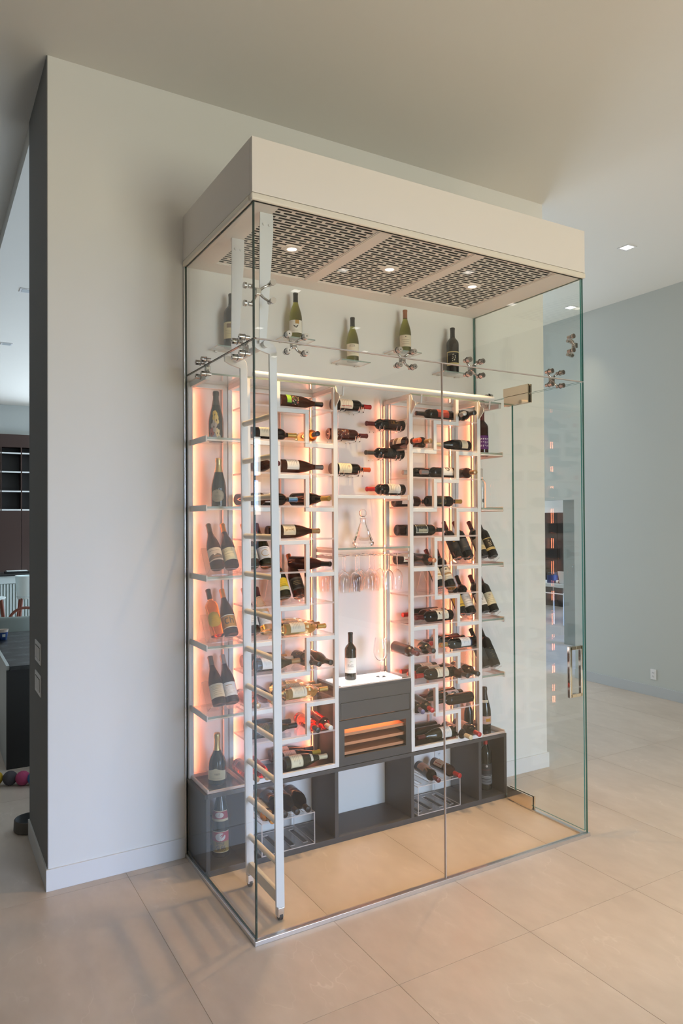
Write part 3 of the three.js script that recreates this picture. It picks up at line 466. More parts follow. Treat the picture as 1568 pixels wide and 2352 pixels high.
// ---------------------------------------------------------------- bottles
const LEN = { B: 0.3, G: 0.296, C: 0.3, P: 0.285, S: 0.4, M: 0.4, N: 0.33, H: 0.21, K: 0.3 };
const PROF = { // radius, height
  B: [[0, 0.004], [0.02, 0.001], [0.034, 0], [0.0375, 0.005], [0.0375, 0.185], [0.0365, 0.196], [0.032, 0.207], [0.024, 0.217], [0.0165, 0.226], [0.0145, 0.238], [0.0142, 0.285], [0.0155, 0.287], [0.0155, 0.296], [0.0135, 0.2985], [0, 0.2985]],
  G: [[0, 0.004], [0.022, 0.001], [0.037, 0], [0.041, 0.006], [0.041, 0.125], [0.0395, 0.145], [0.035, 0.168], [0.0285, 0.19], [0.0215, 0.21], [0.0165, 0.228], [0.0146, 0.245], [0.0144, 0.28], [0.0155, 0.282], [0.0155, 0.292], [0.0135, 0.2945], [0, 0.2945]],
  C: [[0, 0.004], [0.024, 0.001], [0.04, 0], [0.044, 0.006], [0.0445, 0.115], [0.042, 0.14], [0.036, 0.17], [0.028, 0.2], [0.0215, 0.225], [0.017, 0.25], [0.0162, 0.27], [0.0185, 0.274], [0.0182, 0.29], [0.0155, 0.297], [0, 0.2985]],
  P: [[0, 0.004], [0.03, 0.001], [0.049, 0], [0.052, 0.008], [0.052, 0.095], [0.0505, 0.115], [0.0445, 0.138], [0.0345, 0.157], [0.0245, 0.175], [0.0185, 0.195], [0.0165, 0.22], [0.016, 0.25], [0.0185, 0.254], [0.018, 0.272], [0.015, 0.282], [0, 0.2835]],
  S: [[0, 0.004], [0.03, 0.001], [0.047, 0], [0.05, 0.007], [0.05, 0.185], [0.0485, 0.215], [0.043, 0.255], [0.034, 0.295], [0.0245, 0.33], [0.019, 0.355], [0.0175, 0.38], [0.0175, 0.397], [0, 0.3985]],
  M: [[0, 0.004], [0.028, 0.001], [0.042, 0], [0.0455, 0.006], [0.0455, 0.245], [0.044, 0.262], [0.037, 0.28], [0.027, 0.296], [0.0185, 0.312], [0.016, 0.33], [0.0158, 0.38], [0.017, 0.383], [0.017, 0.395], [0.015, 0.3985], [0, 0.3985]],
  N: [[0, 0.004], [0.028, 0.001], [0.042, 0], [0.045, 0.006], [0.045, 0.205], [0.0435, 0.22], [0.037, 0.234], [0.027, 0.246], [0.0185, 0.257], [0.0165, 0.27], [0.0162, 0.312], [0.0175, 0.315], [0.0175, 0.325], [0.015, 0.3285], [0, 0.3285]],
  H: [[0, 0.004], [0.02, 0.001], [0.031, 0], [0.034, 0.005], [0.034, 0.085], [0.031, 0.11], [0.024, 0.135], [0.0175, 0.158], [0.0142, 0.178], [0.0142, 0.19], [0.016, 0.193], [0.0155, 0.205], [0, 0.2085]],
  K: [[0, 0.004], [0.03, 0.001], [0.047, 0], [0.0505, 0.007], [0.0505, 0.13], [0.0485, 0.15], [0.042, 0.175], [0.033, 0.197], [0.0245, 0.216], [0.0185, 0.233], [0.0162, 0.25], [0.016, 0.284], [0.0172, 0.286], [0.0172, 0.296], [0.015, 0.2985], [0, 0.2985]],
};
const CAPY = { B: 0.238, G: 0.236, C: 0.215, P: 0.185, S: 0.372, M: 0.318, N: 0.262, H: 0.155, K: 0.245 };
const LAB = { B: [0.045, 0.095], G: [0.034, 0.08], C: [0.04, 0.075], P: [0.025, 0.068], S: [0.03, 0.12], M: [0.04, 0.15], N: [0.05, 0.1], H: [0.03, 0.05], K: [0.06, 0.085] };
const solid = (a, d, r = 0.03) => phy({ color: C(...a.map((v) => 0.35 + 0.65 * v)), roughness: r, transmission: 1, thickness: 0.07, ior: 1.45, attenuationColor: C(...a), attenuationDistance: d });
const dark = (c, r = 0.07) => phy({ color: C(...c), roughness: r, specularIntensity: 0.9 });
const GL = {
  blk: dark([0.008, 0.006, 0.006]), dkg: dark([0.012, 0.016, 0.013], 0.09), wine: dark([0.035, 0.011, 0.009]), grn: dark([0.022, 0.02, 0.008]), brn: phy({ color: C(0.075, 0.028, 0.015), roughness: 0.06, transmission: 0.6, thickness: 0.07, ior: 1.45, attenuationColor: C(0.55, 0.16, 0.05), attenuationDistance: 0.07 }),
  amb: solid([0.93, 0.68, 0.34], 0.09), wht: solid([0.95, 0.92, 0.7], 0.11), ros: solid([0.95, 0.36, 0.18], 0.08), red: solid([0.9, 0.06, 0.03], 0.06), pnk: solid([0.96, 0.6, 0.48], 0.1), orn: solid([0.96, 0.55, 0.09], 0.08), olv: solid([0.42, 0.4, 0.03], 0.05), clr: solid([0.96, 0.97, 0.95], 0.1),
};
const foil = (c, m = 0.35, r = 0.35) => std({ color: C(...c), metalness: m, roughness: r });
const CP = {
  blk: foil([0.012, 0.011, 0.011], 0.1), dark: foil([0.05, 0.045, 0.04], 0.2, 0.4), gold: foil([0.5, 0.33, 0.1], 0.6), goldf: foil([0.62, 0.47, 0.2], 0.75, 0.32), tan: foil([0.36, 0.22, 0.1]), tanc: foil([0.2, 0.13, 0.08]), grey: foil([0.17, 0.15, 0.14]), greyc: foil([0.3, 0.29, 0.29]), wine: foil([0.1, 0.012, 0.012], 0.2), redc: foil([0.42, 0.015, 0.015], 0.2), orange: foil([0.6, 0.26, 0.04], 0.4), orange2: foil([0.6, 0.09, 0.02], 0.3), blue: foil([0.08, 0.2, 0.36], 0.3), white: foil([0.65, 0.63, 0.58], 0.1), cream: foil([0.68, 0.6, 0.4], 0.1), yellow: foil([0.62, 0.47, 0.04], 0.2), copper: foil([0.4, 0.16, 0.07], 0.5), silv: foil([0.6, 0.57, 0.52], 0.7, 0.3), purple: foil([0.1, 0.08, 0.16], 0.2), pinkc: foil([0.5, 0.3, 0.25], 0.3), clearc: foil([0.5, 0.45, 0.4], 0.1), clr: foil([0.55, 0.5, 0.45], 0.1),
};
// ---- printed labels
function canv(w, h, f) {
  const c = document.createElement('canvas'); c.width = w; c.height = h; const g = c.getContext('2d'); f(g, w, h);
  const t = new THREE.CanvasTexture(c); t.colorSpace = THREE.SRGBColorSpace; t.magFilter = THREE.LinearFilter; t.anisotropy = 4; return t;
}
function strokes(g, x, y, w, h, n, col, s) { // rows of fine illegible print
  seed = s; g.fillStyle = col; for (let r = 0; r < n; r++) { const yy = y + h * (r + 0.5) / n; let xx = x + w * rnd() * 0.2; while (xx < x + w * 0.92) { const l = w * (0.015 + rnd() * 0.035); g.fillRect(xx, yy, l, h * 0.2 / n); xx += l + w * 0.018; } }
}
const fill = (g, w, h, c) => { g.fillStyle = c; g.fillRect(0, 0, w, h); };
function text(g, s, x, y, px, col, font = 'serif', bold = '', sx = 1) { g.save(); g.translate(x, y); g.scale(sx, 1); g.fillStyle = col; g.font = `${bold} ${px}px ${font}`; g.textAlign = 'center'; g.textBaseline = 'middle'; g.fillText(s, 0, 0); g.restore(); }
function crest(g, x, y, r, col) { g.strokeStyle = col; g.fillStyle = col; g.lineWidth = r * 0.14; g.beginPath(); g.moveTo(x - r * 0.6, y - r * 0.7); g.lineTo(x + r * 0.6, y - r * 0.7); g.lineTo(x + r * 0.55, y + r * 0.2); g.quadraticCurveTo(x, y + r, x - r * 0.55, y + r * 0.2); g.closePath(); g.stroke(); g.beginPath(); g.arc(x, y - r * 0.1, r * 0.3, 0, 7); g.fill(); for (const s of [-1, 1]) { g.beginPath(); g.moveTo(x + s * r * 0.8, y + r * 0.5); g.quadraticCurveTo(x + s * r * 1.3, y - r * 0.1, x + s * r * 0.9, y - r * 0.8); g.stroke(); } }
const plain = (bg, ink, n, s, extra) => (g, w, h) => { fill(g, w, h, bg); strokes(g, w * 0.2, h * 0.3, w * 0.6, h * 0.55, n, ink, s); extra?.(g, w, h); };
const DRAW = {
  cream: plain('#e6dcc6', '#7a6a55', 5, 3), white: plain('#e9e6e0', '#77726c', 4, 5, (g, w, h) => strokes(g, w * 0.25, h * 0.08, w * 0.5, h * 0.22, 1, '#403c38', 6)), whitelines: plain('#e8e7e6', '#8d8478', 6, 8, (g, w, h) => { g.fillStyle = '#a8865a'; g.fillRect(w * 0.3, h * 0.2, w * 0.4, h * 0.05); }),
  creamblot: plain('#ddd0b4', '#8a7048', 5, 9, (g, w, h) => { g.strokeStyle = '#9c7f55'; g.lineWidth = 3; for (let k = 0; k < 6; k++) { g.beginPath(); g.moveTo(w * (0.55 + 0.05 * k), h * 0.1); g.quadraticCurveTo(w * (0.8 - k * 0.06), h * 0.5, w * (0.6 + 0.05 * k), h * 0.9); g.stroke(); } }),
  creambig: plain('#e7dcc4', '#9b8a70', 6, 12, (g, w, h) => strokes(g, w * 0.15, h * 0.08, w * 0.7, h * 0.16, 1, '#5a4a3a', 13)), creamred: plain('#e5dccb', '#8d5a4a', 4, 15, (g, w, h) => { g.fillStyle = '#a8322a'; g.fillRect(0, 0, w * 0.05, h); g.fillRect(w * 0.78, h * 0.1, w * 0.05, h * 0.8); strokes(g, w * 0.8, h * 0.2, w * 0.2, h * 0.6, 8, '#b0483c', 16); }),
  pink: plain('#dcc0b2', '#7a5548', 4, 18), creamtop: (g, w, h) => { fill(g, w, h, '#d9cfa8'); g.fillStyle = '#cfc79f'; g.fillRect(w * 0.24, 0, w * 0.45, h * 0.3); g.strokeStyle = '#4c4a34'; g.lineWidth = 3; g.strokeRect(w * 0.24, 2, w * 0.45, h * 0.3); strokes(g, w * 0.28, h * 0.06, w * 0.37, h * 0.2, 2, '#6b6647', 20); strokes(g, w * 0.2, h * 0.42, w * 0.6, h * 0.14, 1, '#585238', 21); strokes(g, w * 0.25, h * 0.62, w * 0.5, h * 0.2, 2, '#9a9068', 22); },
  photo: (g, w, h) => { fill(g, w, h, '#d5ccc4'); strokes(g, w * 0.16, h * 0.12, w * 0.68, h * 0.16, 1, '#4a4440', 23); g.fillStyle = '#6e625c'; g.beginPath(); g.moveTo(0, h * 0.75); g.quadraticCurveTo(w * 0.4, h * 0.3, w, h * 0.6); g.lineTo(w, h * 0.82); g.lineTo(0, h * 0.95); g.fill(); g.fillStyle = '#ece4dc'; g.beginPath(); g.moveTo(w * 0.42, h * 0.46); g.lineTo(w * 0.6, h * 0.52); g.lineTo(w * 0.44, h * 0.62); g.fill(); g.fillStyle = '#a0785a'; g.fillRect(w * 0.4, h * 0.66, w * 0.35, h * 0.1); },
  green: (g, w, h) => { fill(g, w, h, '#15130f'); g.fillStyle = '#8fc23c'; g.fillRect(w * 0.1, h * 0.62, w * 0.8, h * 0.36); strokes(g, w * 0.2, h * 0.68, w * 0.6, h * 0.24, 4, '#4d7a1e', 24); seed = 25; for (let k = 0; k < 90; k++) { g.fillStyle = ['#c73a3a', '#d8c27a', '#7a9a4a', '#e6e0d0', '#8a2a5a'][(rnd() * 5) | 0]; g.beginPath(); g.arc(w * rnd(), h * (0.02 + rnd() * 0.56), 2 + rnd() * 6, 0, 7); g.fill(); } },
  gridlabel: (g, w, h) => { fill(g, w, h, '#12110d'); g.strokeStyle = '#b99a4a'; g.lineWidth = 2; for (let k = 1; k < 7; k++) { g.strokeRect(w * 0.08, h * k / 8, w * 0.84, h / 8); } strokes(g, w * 0.12, h * 0.15, w * 0.76, h * 0.7, 7, '#d4b45e', 27); },
  creambord: (g, w, h) => { fill(g, w, h, '#e6dfc0'); g.strokeStyle = '#6b6a4a'; g.lineWidth = 4; g.strokeRect(8, 8, w - 16, h - 16); crest(g, w * 0.78, h * 0.3, 16, '#7a7250'); strokes(g, w * 0.2, h * 0.25, w * 0.5, h * 0.55, 4, '#8f8560', 28); },
  yellowlab: plain('#d8bb2e', '#8a6a18', 4, 30, (g, w, h) => { g.fillStyle = '#efe4a8'; g.fillRect(0, h * 0.72, w, h * 0.28); }), greylab: (g, w, h) => { fill(g, w, h, '#55504a'); g.fillStyle = '#25211e'; g.fillRect(w * 0.14, h * 0.14, w * 0.72, h * 0.72); strokes(g, w * 0.25, h * 0.25, w * 0.5, h * 0.4, 3, '#c9b27c', 31); },
  ringlabel: (g, w, h) => { fill(g, w, h, '#e9e7e3'); strokes(g, w * 0.2, h * 0.06, w * 0.6, h * 0.12, 1, '#4a4742', 32); g.strokeStyle = '#c9a36a'; g.lineWidth = 9; g.beginPath(); g.arc(w * 0.56, h * 0.56, h * 0.25, 0.6, 5.6); g.stroke(); },
  floral: (g, w, h) => { g.clearRect(0, 0, w, h); const fl = (x, y, r, c, d) => { g.fillStyle = c; for (let k = 0; k < 5; k++) { const a = k * 1.257 + x; r *= k ? 1 : 1.3; g.beginPath(); g.ellipse(x + Math.cos(a) * r * 0.6, y + Math.sin(a) * r * 0.6, r * 0.55, r * 0.45, a, 0, 7); g.fill(); } g.fillStyle = d; g.beginPath(); g.arc(x, y, r * 0.22, 0, 7); g.fill(); }; fl(w * 0.5, h * 0.15, 34, '#d8bd5a', '#4a3a18'); fl(w * 0.62, h * 0.33, 30, '#dcc67c', '#4a3a18'); fl(w * 0.45, h * 0.55, 36, '#b9b2b0', '#5a4a3a'); fl(w * 0.28, h * 0.78, 34, '#b0605c', '#5a2020'); fl(w * 0.68, h * 0.76, 28, '#cfc49c', '#5a4a2a'); fl(w * 0.5, h * 0.94, 28, '#8f95ad', '#dedede'); fl(w * 0.15, h * 0.95, 24, '#86928a', '#444444'); fl(w * 0.82, h * 0.96, 24, '#8e9a94', '#444444'); g.strokeStyle = '#6b5a2a'; g.lineWidth = 4; g.beginPath(); g.moveTo(w * 0.5, h * 0.2); g.lineTo(w * 0.48, h * 0.5); g.stroke(); },
  silver: (g, w, h) => { g.clearRect(0, 0, w, h); g.fillStyle = '#a59d86'; g.beginPath(); g.ellipse(w / 2, h / 2, w * 0.47, h * 0.48, 0, 0, 7); g.fill(); g.strokeStyle = '#6d6650'; g.lineWidth = 4; g.beginPath(); g.ellipse(w / 2, h / 2, w * 0.42, h * 0.42, 0, 0, 7); g.stroke(); crest(g, w / 2, h * 0.24, 14, '#56503c'); strokes(g, w * 0.22, h * 0.4, w * 0.56, h * 0.4, 4, '#575140', 34); },
  yellowoval: (g, w, h) => { g.clearRect(0, 0, w, h); g.fillStyle = '#c9a92c'; g.beginPath(); g.ellipse(w / 2, h * 0.5, w * 0.5, h * 0.48, 0, 0, 7); g.fill(); strokes(g, w * 0.2, h * 0.36, w * 0.6, h * 0.25, 2, '#a58a22', 36); },
  ch: (g, w, h) => { fill(g, w, h, '#dcd6c8'); g.fillStyle = '#b5802c'; g.fillRect(w * 0.02, h * 0.07, w * 0.96, h * 0.86); text(g, 'Ch', w * 0.52, h * 0.47, h * 0.66, '#3b3a3a', 'sans-serif', 'bold', 0.8); strokes(g, w * 0.45, h * 0.82, w * 0.3, h * 0.07, 1, '#6b4a1a', 38); },
  creamy: plain('#e2dccb', '#8f8668', 4, 40, (g, w, h) => strokes(g, w * 0.18, h * 0.1, w * 0.64, h * 0.24, 2, '#c9a021', 41)), shield: (g, w, h) => { g.clearRect(0, 0, w, h); g.fillStyle = '#d8d2b2'; g.beginPath(); g.moveTo(0, h * 0.25); g.quadraticCurveTo(w * 0.25, h * 0.22, w * 0.5, 0); g.quadraticCurveTo(w * 0.75, h * 0.22, w, h * 0.25); g.lineTo(w, h); g.lineTo(0, h); g.fill(); crest(g, w * 0.56, h * 0.5, 26, '#5c5a48'); strokes(g, w * 0.3, h * 0.78, w * 0.5, h * 0.1, 1, '#6b6a54', 43); },
  sake: (g, w, h) => { // red band with a white crane disc, gold base with two brushed characters
    fill(g, w, h, '#b3273f'); g.fillStyle = '#ddd2b0'; g.fillRect(0, 0, w, h * 0.03); const gd = '#9c7d2c'; g.fillStyle = gd; g.fillRect(0, h * 0.47, w, h * 0.53); seed = 44; for (let k = 0; k < 500; k++) { g.fillStyle = rnd() > 0.5 ? '#b5963c' : '#86691f'; g.fillRect(rnd() * w, h * (0.47 + rnd() * 0.5), 5, 3); }
    g.fillStyle = '#ddd2b0'; g.fillRect(0, h * 0.97, w, h * 0.03); g.fillStyle = '#e9e4e0'; g.beginPath(); g.arc(w * 0.55, h * 0.26, h * 0.19, 0, 7); g.fill(); g.fillStyle = '#b3273f'; g.beginPath(); g.moveTo(w * 0.76, h * 0.1); g.quadraticCurveTo(w * 0.56, h * 0.14, w * 0.54, h * 0.26); g.quadraticCurveTo(w * 0.6, h * 0.2, w * 0.66, h * 0.19); g.lineTo(w * 0.58, h * 0.32); g.quadraticCurveTo(w * 0.72, h * 0.26, w * 0.77, h * 0.12); g.fill();
    g.strokeStyle = '#1c1610'; g.lineWidth = h * 0.022; g.lineCap = 'round'; const L = (...p) => { g.beginPath(); g.moveTo(w * p[0], h * p[1]); for (let i = 2; i < p.length; i += 2) g.lineTo(w * p[i], h * p[i + 1]); g.stroke(); };
    L(0.56, 0.44, 0.5, 0.49); L(0.38, 0.49, 0.4, 0.63); L(0.38, 0.495, 0.72, 0.485, 0.7, 0.625); L(0.4, 0.555, 0.7, 0.55); L(0.4, 0.625, 0.7, 0.62);
    L(0.36, 0.71, 0.52, 0.7); L(0.44, 0.67, 0.34, 0.8); L(0.42, 0.76, 0.42, 0.91); L(0.42, 0.77, 0.54, 0.765); L(0.42, 0.82, 0.53, 0.815); L(0.42, 0.86, 0.53, 0.86); L(0.42, 0.91, 0.54, 0.905); L(0.49, 0.74, 0.48, 0.9);
    L(0.66, 0.67, 0.62, 0.7); L(0.6, 0.71, 0.6, 0.83); L(0.6, 0.71, 0.76, 0.7, 0.75, 0.76, 0.6, 0.765); L(0.6, 0.8, 0.78, 0.79); L(0.6, 0.83, 0.8, 0.825, 0.77, 0.93, 0.72, 0.92); L(0.58, 0.87, 0.57, 0.91); L(0.64, 0.87, 0.65, 0.9); L(0.69, 0.86, 0.71, 0.89); },
  sakeneck: (g, w, h) => { fill(g, w, h, '#a8273c'); g.fillStyle = '#d8ccaa'; g.fillRect(0, 0, w, h * 0.07); g.fillRect(0, h * 0.78, w, h * 0.22); g.fillStyle = '#e9e4e0'; g.beginPath(); g.arc(w * 0.5, h * 0.4, h * 0.27, 0, 7); g.fill(); g.strokeStyle = '#a8273c'; g.lineWidth = 5; g.beginPath(); g.moveTo(w * 0.56, h * 0.2); g.quadraticCurveTo(w * 0.46, h * 0.34, w * 0.5, h * 0.55); g.stroke(); },
  brownlab: (g, w, h) => { fill(g, w, h, '#33190f'); g.strokeStyle = '#b98a3a'; g.lineWidth = 4; g.strokeRect(w * 0.36, h * 0.24, w * 0.24, h * 0.5); crest(g, w * 0.48, h * 0.46, 20, '#c99a44'); strokes(g, w * 0.3, h * 0.8, w * 0.36, h * 0.1, 1, '#b98a3a', 46); },
  paint: (g, w, h) => { fill(g, w, h, '#4a1a10'); seed = 47; for (let k = 0; k < 60; k++) { g.strokeStyle = ['#d89a5a', '#a8452a', '#e0c49a', '#7a2a1a', '#c8c0b0', '#55708a'][(rnd() * 6) | 0]; g.lineWidth = 3 + rnd() * 7; g.beginPath(); const x = rnd() * w, y = rnd() * h; g.moveTo(x, y); g.quadraticCurveTo(x + 60 * (rnd() - 0.5), y + 60 * (rnd() - 0.5), x + 90 * (rnd() - 0.5), y + 50 * (rnd() - 0.5)); g.stroke(); } },
  slate: (g, w, h) => { fill(g, w, h, '#24262a'); strokes(g, w * 0.1, h * 0.12, w * 0.8, h * 0.76, 8, '#80858c', 49); }, creamcrest: plain('#e3dcbf', '#8c8468', 4, 51, (g, w, h) => crest(g, w * 0.5, h * 0.24, 22, '#7c3a2a')), crestcream: plain('#e3dbc6', '#8c8468', 3, 53, (g, w, h) => { g.fillStyle = '#4a4038'; g.beginPath(); g.arc(w * 0.46, h * 0.26, 26, 3.14, 6.28); g.fill(); g.fillStyle = '#b89a6a'; g.fillRect(0, h * 0.52, w, h * 0.14); }),
  crestwhite: plain('#e8e6e4', '#9a948c', 3, 55, (g, w, h) => crest(g, w * 0.52, h * 0.3, 28, '#5a5854')), redlab: (g, w, h) => { fill(g, w, h, '#7e2216'); g.strokeStyle = '#a8452f'; g.lineWidth = 3; g.beginPath(); g.arc(w * 0.72, h * 0.5, h * 0.42, 0, 7); g.stroke(); strokes(g, w * 0.56, h * 0.35, w * 0.3, h * 0.3, 3, '#c88a6a', 57); }, redlab2: (g, w, h) => { fill(g, w, h, '#5d0f16'); strokes(g, w * 0.2, h * 0.3, w * 0.6, h * 0.4, 3, '#96504c', 58); },
  creamdark: (g, w, h) => { fill(g, w, h, '#e0d5b8'); g.fillStyle = '#1c1512'; g.fillRect(w * 0.0, 0, w, h * 0.34); strokes(g, w * 0.2, h * 0.1, w * 0.6, h * 0.14, 1, '#cbb98c', 60); strokes(g, w * 0.25, h * 0.5, w * 0.5, h * 0.3, 3, '#8a7a58', 61); }, emblem: (g, w, h) => { fill(g, w, h, '#e6e4e1'); g.fillStyle = '#76736e'; g.beginPath(); g.arc(w * 0.5, h * 0.52, h * 0.2, 0, 7); g.fill(); g.fillStyle = '#cfccc6'; g.beginPath(); g.arc(w * 0.47, h * 0.48, h * 0.1, 0, 7); g.fill(); strokes(g, w * 0.25, h * 0.8, w * 0.5, h * 0.1, 1, '#76736e', 62); },
  goldflower: (g, w, h) => { fill(g, w, h, '#14120c'); seed = 63; for (let k = 0; k < 26; k++) { g.strokeStyle = '#96813c'; g.lineWidth = 4; g.beginPath(); g.arc(rnd() * w, rnd() * h, 12 + rnd() * 14, 0, 7); g.stroke(); } }, landscape: (g, w, h) => { fill(g, w, h, '#d9d5c8'); g.fillStyle = '#2c2e2a'; g.fillRect(w * 0.05, h * 0.05, w * 0.9, h * 0.9); seed = 65; for (let k = 0; k < 40; k++) { g.fillStyle = ['#4c5048', '#73766a', '#1d1f1c', '#a39c86'][(rnd() * 4) | 0]; g.beginPath(); g.ellipse(w * (0.1 + rnd() * 0.8), h * (0.1 + rnd() * 0.8), 14, 6, 0, 0, 7); g.fill(); } g.fillStyle = '#b3a98e'; g.fillRect(w * 0.7, h * 0.1, w * 0.2, h * 0.7); },
  creamtan: plain('#e2d9c4', '#95896c', 3, 67, (g, w, h) => { g.fillStyle = '#b08a5c'; g.fillRect(0, h * 0.46, w, h * 0.14); g.fillStyle = '#4a4440'; g.beginPath(); g.arc(w * 0.5, h * 0.24, 24, 3.14, 6.28); g.fill(); }), whiteblue: (g, w, h) => { fill(g, w, h, '#e6e8ea'); strokes(g, w * 0.2, h * 0.2, w * 0.6, h * 0.5, 4, '#4a5a7a', 69); g.fillStyle = '#2a3550'; g.fillRect(0, h * 0.88, w, h * 0.12); },
  darklab: (g, w, h) => { fill(g, w, h, '#1a1a1b'); g.fillStyle = '#b5822a'; g.fillRect(w * 0.42, h * 0.24, w * 0.16, h * 0.06); strokes(g, w * 0.25, h * 0.6, w * 0.5, h * 0.2, 2, '#3c3c3e', 70); }, darklab2: (g, w, h) => { fill(g, w, h, '#3a3e42'); strokes(g, w * 0.2, h * 0.6, w * 0.6, h * 0.14, 1, '#85806c', 71); }, darkgold: (g, w, h) => { fill(g, w, h, '#161616'); seed = 72; g.fillStyle = '#8a7a4a'; for (let k = 0; k < 5; k++) { g.fillRect(w * (0.3 + rnd() * 0.3), h * (0.12 + k * 0.17), w * 0.16, h * 0.03); } g.strokeStyle = '#6a6040'; g.strokeRect(w * 0.1, h * 0.04, w * 0.8, h * 0.92); },
  goldlab: (g, w, h) => { fill(g, w, h, '#d2ab3e'); text(g, 'C', w * 0.4, h * 0.22, h * 0.24, '#4f5c22', 'serif', 'bold'); strokes(g, w * 0.25, h * 0.42, w * 0.5, h * 0.2, 2, '#8a6a22', 74); g.fillStyle = '#1c1a16'; g.fillRect(0, h * 0.8, w, h * 0.05); }, creamhalf: (g, w, h) => { fill(g, w, h, '#9d9686'); g.fillStyle = '#cbb98c'; g.fillRect(0, h * 0.6, w, h * 0.4); strokes(g, w * 0.3, h * 0.7, w * 0.5, h * 0.2, 2, '#8a6a3a', 75); },
  figure: (g, w, h) => { fill(g, w, h, '#cdbb80'); g.fillStyle = '#16140f'; g.fillRect(w * 0.07, h * 0.06, w * 0.86, h * 0.74); seed = 76; g.fillStyle = '#d8d0b8'; for (let k = 0; k < 16; k++) { g.beginPath(); g.ellipse(w * (0.42 + 0.2 * rnd()), h * (0.2 + k * 0.032), 5 + rnd() * 9, 5, rnd() * 3, 0, 7); g.fill(); } strokes(g, w * 0.2, h * 0.86, w * 0.6, h * 0.06, 1, '#4a3d1c', 77); },
  blackwhite: (g, w, h) => { fill(g, w, h, '#e2dfd8'); seed = 78; for (let k = 0; k < 30; k++) { g.fillStyle = rnd() > 0.4 ? '#2a2825' : '#8a857a'; g.beginPath(); g.ellipse(w * (0.3 + rnd() * 0.4), h * (0.08 + rnd() * 0.5), 9, 5, rnd() * 3, 0, 7); g.fill(); } strokes(g, w * 0.25, h * 0.72, w * 0.5, h * 0.16, 2, '#5a564e', 79); },
  purple: (g, w, h) => { fill(g, w, h, '#5b1a72'); seed = 80; g.fillStyle = '#ded6e6'; for (let r = 0; r < 3; r++) for (let k = 0; k < 7; k++) { g.fillRect(w * (0.08 + k * 0.13), h * (0.2 + r * 0.24), w * 0.08, h * 0.05); if (rnd() > 0.4) g.fillRect(w * (0.08 + k * 0.13), h * (0.2 + r * 0.24), w * 0.03, h * 0.14); } }, dots: (g, w, h) => { g.clearRect(0, 0, w, h); g.fillStyle = '#4c4f4c'; for (let k = 0; k < 6; k++) { g.beginPath(); g.arc(w * 0.62, h * (0.1 + k * 0.08), 5, 0, 7); g.fill(); } g.beginPath(); g.ellipse(w * 0.6, h * 0.76, 16, 36, 0, 0, 7); g.fill(); },
  pinkyel: (g, w, h) => { fill(g, w, h, '#d9b3a6'); g.fillStyle = '#d99a24'; g.fillRect(w * 0.5, h * 0.3, w * 0.34, h * 0.4); strokes(g, w * 0.52, h * 0.36, w * 0.3, h * 0.28, 3, '#8a5a14', 82); strokes(g, w * 0.14, h * 0.4, w * 0.3, h * 0.16, 1, '#7a4a40', 83); }, greyart: (g, w, h) => { fill(g, w, h, '#2b2c2e'); g.fillStyle = '#e4e2de'; g.beginPath(); g.arc(w * 0.5, h * 0.12, 16, 0, 7); g.fill(); g.fillStyle = '#2b2c2e'; g.fillRect(w * 0.485, h * 0.085, w * 0.03, h * 0.07); strokes(g, w * 0.2, h * 0.25, w * 0.6, h * 0.08, 1, '#8a3024', 84); seed = 85; for (let k = 0; k < 40; k++) { g.strokeStyle = ['#6d7072', '#9b9ea0', '#45484a'][(rnd() * 3) | 0]; g.lineWidth = 5; g.beginPath(); const y = h * (0.5 + rnd() * 0.45); g.moveTo(0, y); g.bezierCurveTo(w * 0.3, y - 24 * rnd(), w * 0.6, y + 24 * rnd(), w, y - 20 * rnd()); g.stroke(); } },
  hall: (g, w, h) => { fill(g, w, h, '#f0eeea'); text(g, 'HALL', w * 0.5, h * 0.5, h * 0.24, '#3a3836', 'serif', '', 0.75); g.strokeStyle = '#7a9a4a'; g.lineWidth = 4; g.beginPath(); g.moveTo(w * 0.44, h * 0.3); g.quadraticCurveTo(w * 0.5, h * 0.2, w * 0.62, h * 0.2); g.stroke(); strokes(g, w * 0.3, h * 0.72, w * 0.4, h * 0.06, 1, '#8a8884', 87); },
  creamgold: (g, w, h) => { fill(g, w, h, '#d8c89a'); g.fillStyle = '#8a6a4a'; g.fillRect(w * 0.3, h * 0.1, w * 0.4, h * 0.25); strokes(g, w * 0.2, h * 0.45, w * 0.6, h * 0.3, 3, '#8a7444', 88); }, bird: (g, w, h) => { fill(g, w, h, '#e4e0d4'); g.fillStyle = '#3a3630'; g.beginPath(); g.moveTo(w * 0.36, h * 0.4); g.quadraticCurveTo(w * 0.5, h * 0.42, w * 0.54, h * 0.56); g.quadraticCurveTo(w * 0.58, h * 0.44, w * 0.7, h * 0.36); g.quadraticCurveTo(w * 0.66, h * 0.56, w * 0.56, h * 0.62); g.quadraticCurveTo(w * 0.44, h * 0.56, w * 0.36, h * 0.4); g.fill(); g.fillStyle = '#b98a34'; g.fillRect(w * 0.5, 0, w * 0.24, h * 0.3); strokes(g, w * 0.3, h * 0.75, w * 0.4, h * 0.1, 1, '#6a655a', 89); },
  iter: (g, w, h) => { fill(g, w, h, '#e2dac2'); text(g, 'ITER', w * 0.46, h * 0.17, h * 0.22, '#45403a', 'serif', '', 0.85); strokes(g, w * 0.22, h * 0.6, w * 0.46, h * 0.25, 3, '#7a705a', 91); }, creamdisc: plain('#d8cdb4', '#7c7260', 3, 92, (g, w, h) => { g.fillStyle = '#5a5246'; g.beginPath(); g.arc(w * 0.5, h * 0.16, 10, 0, 7); g.fill(); }),
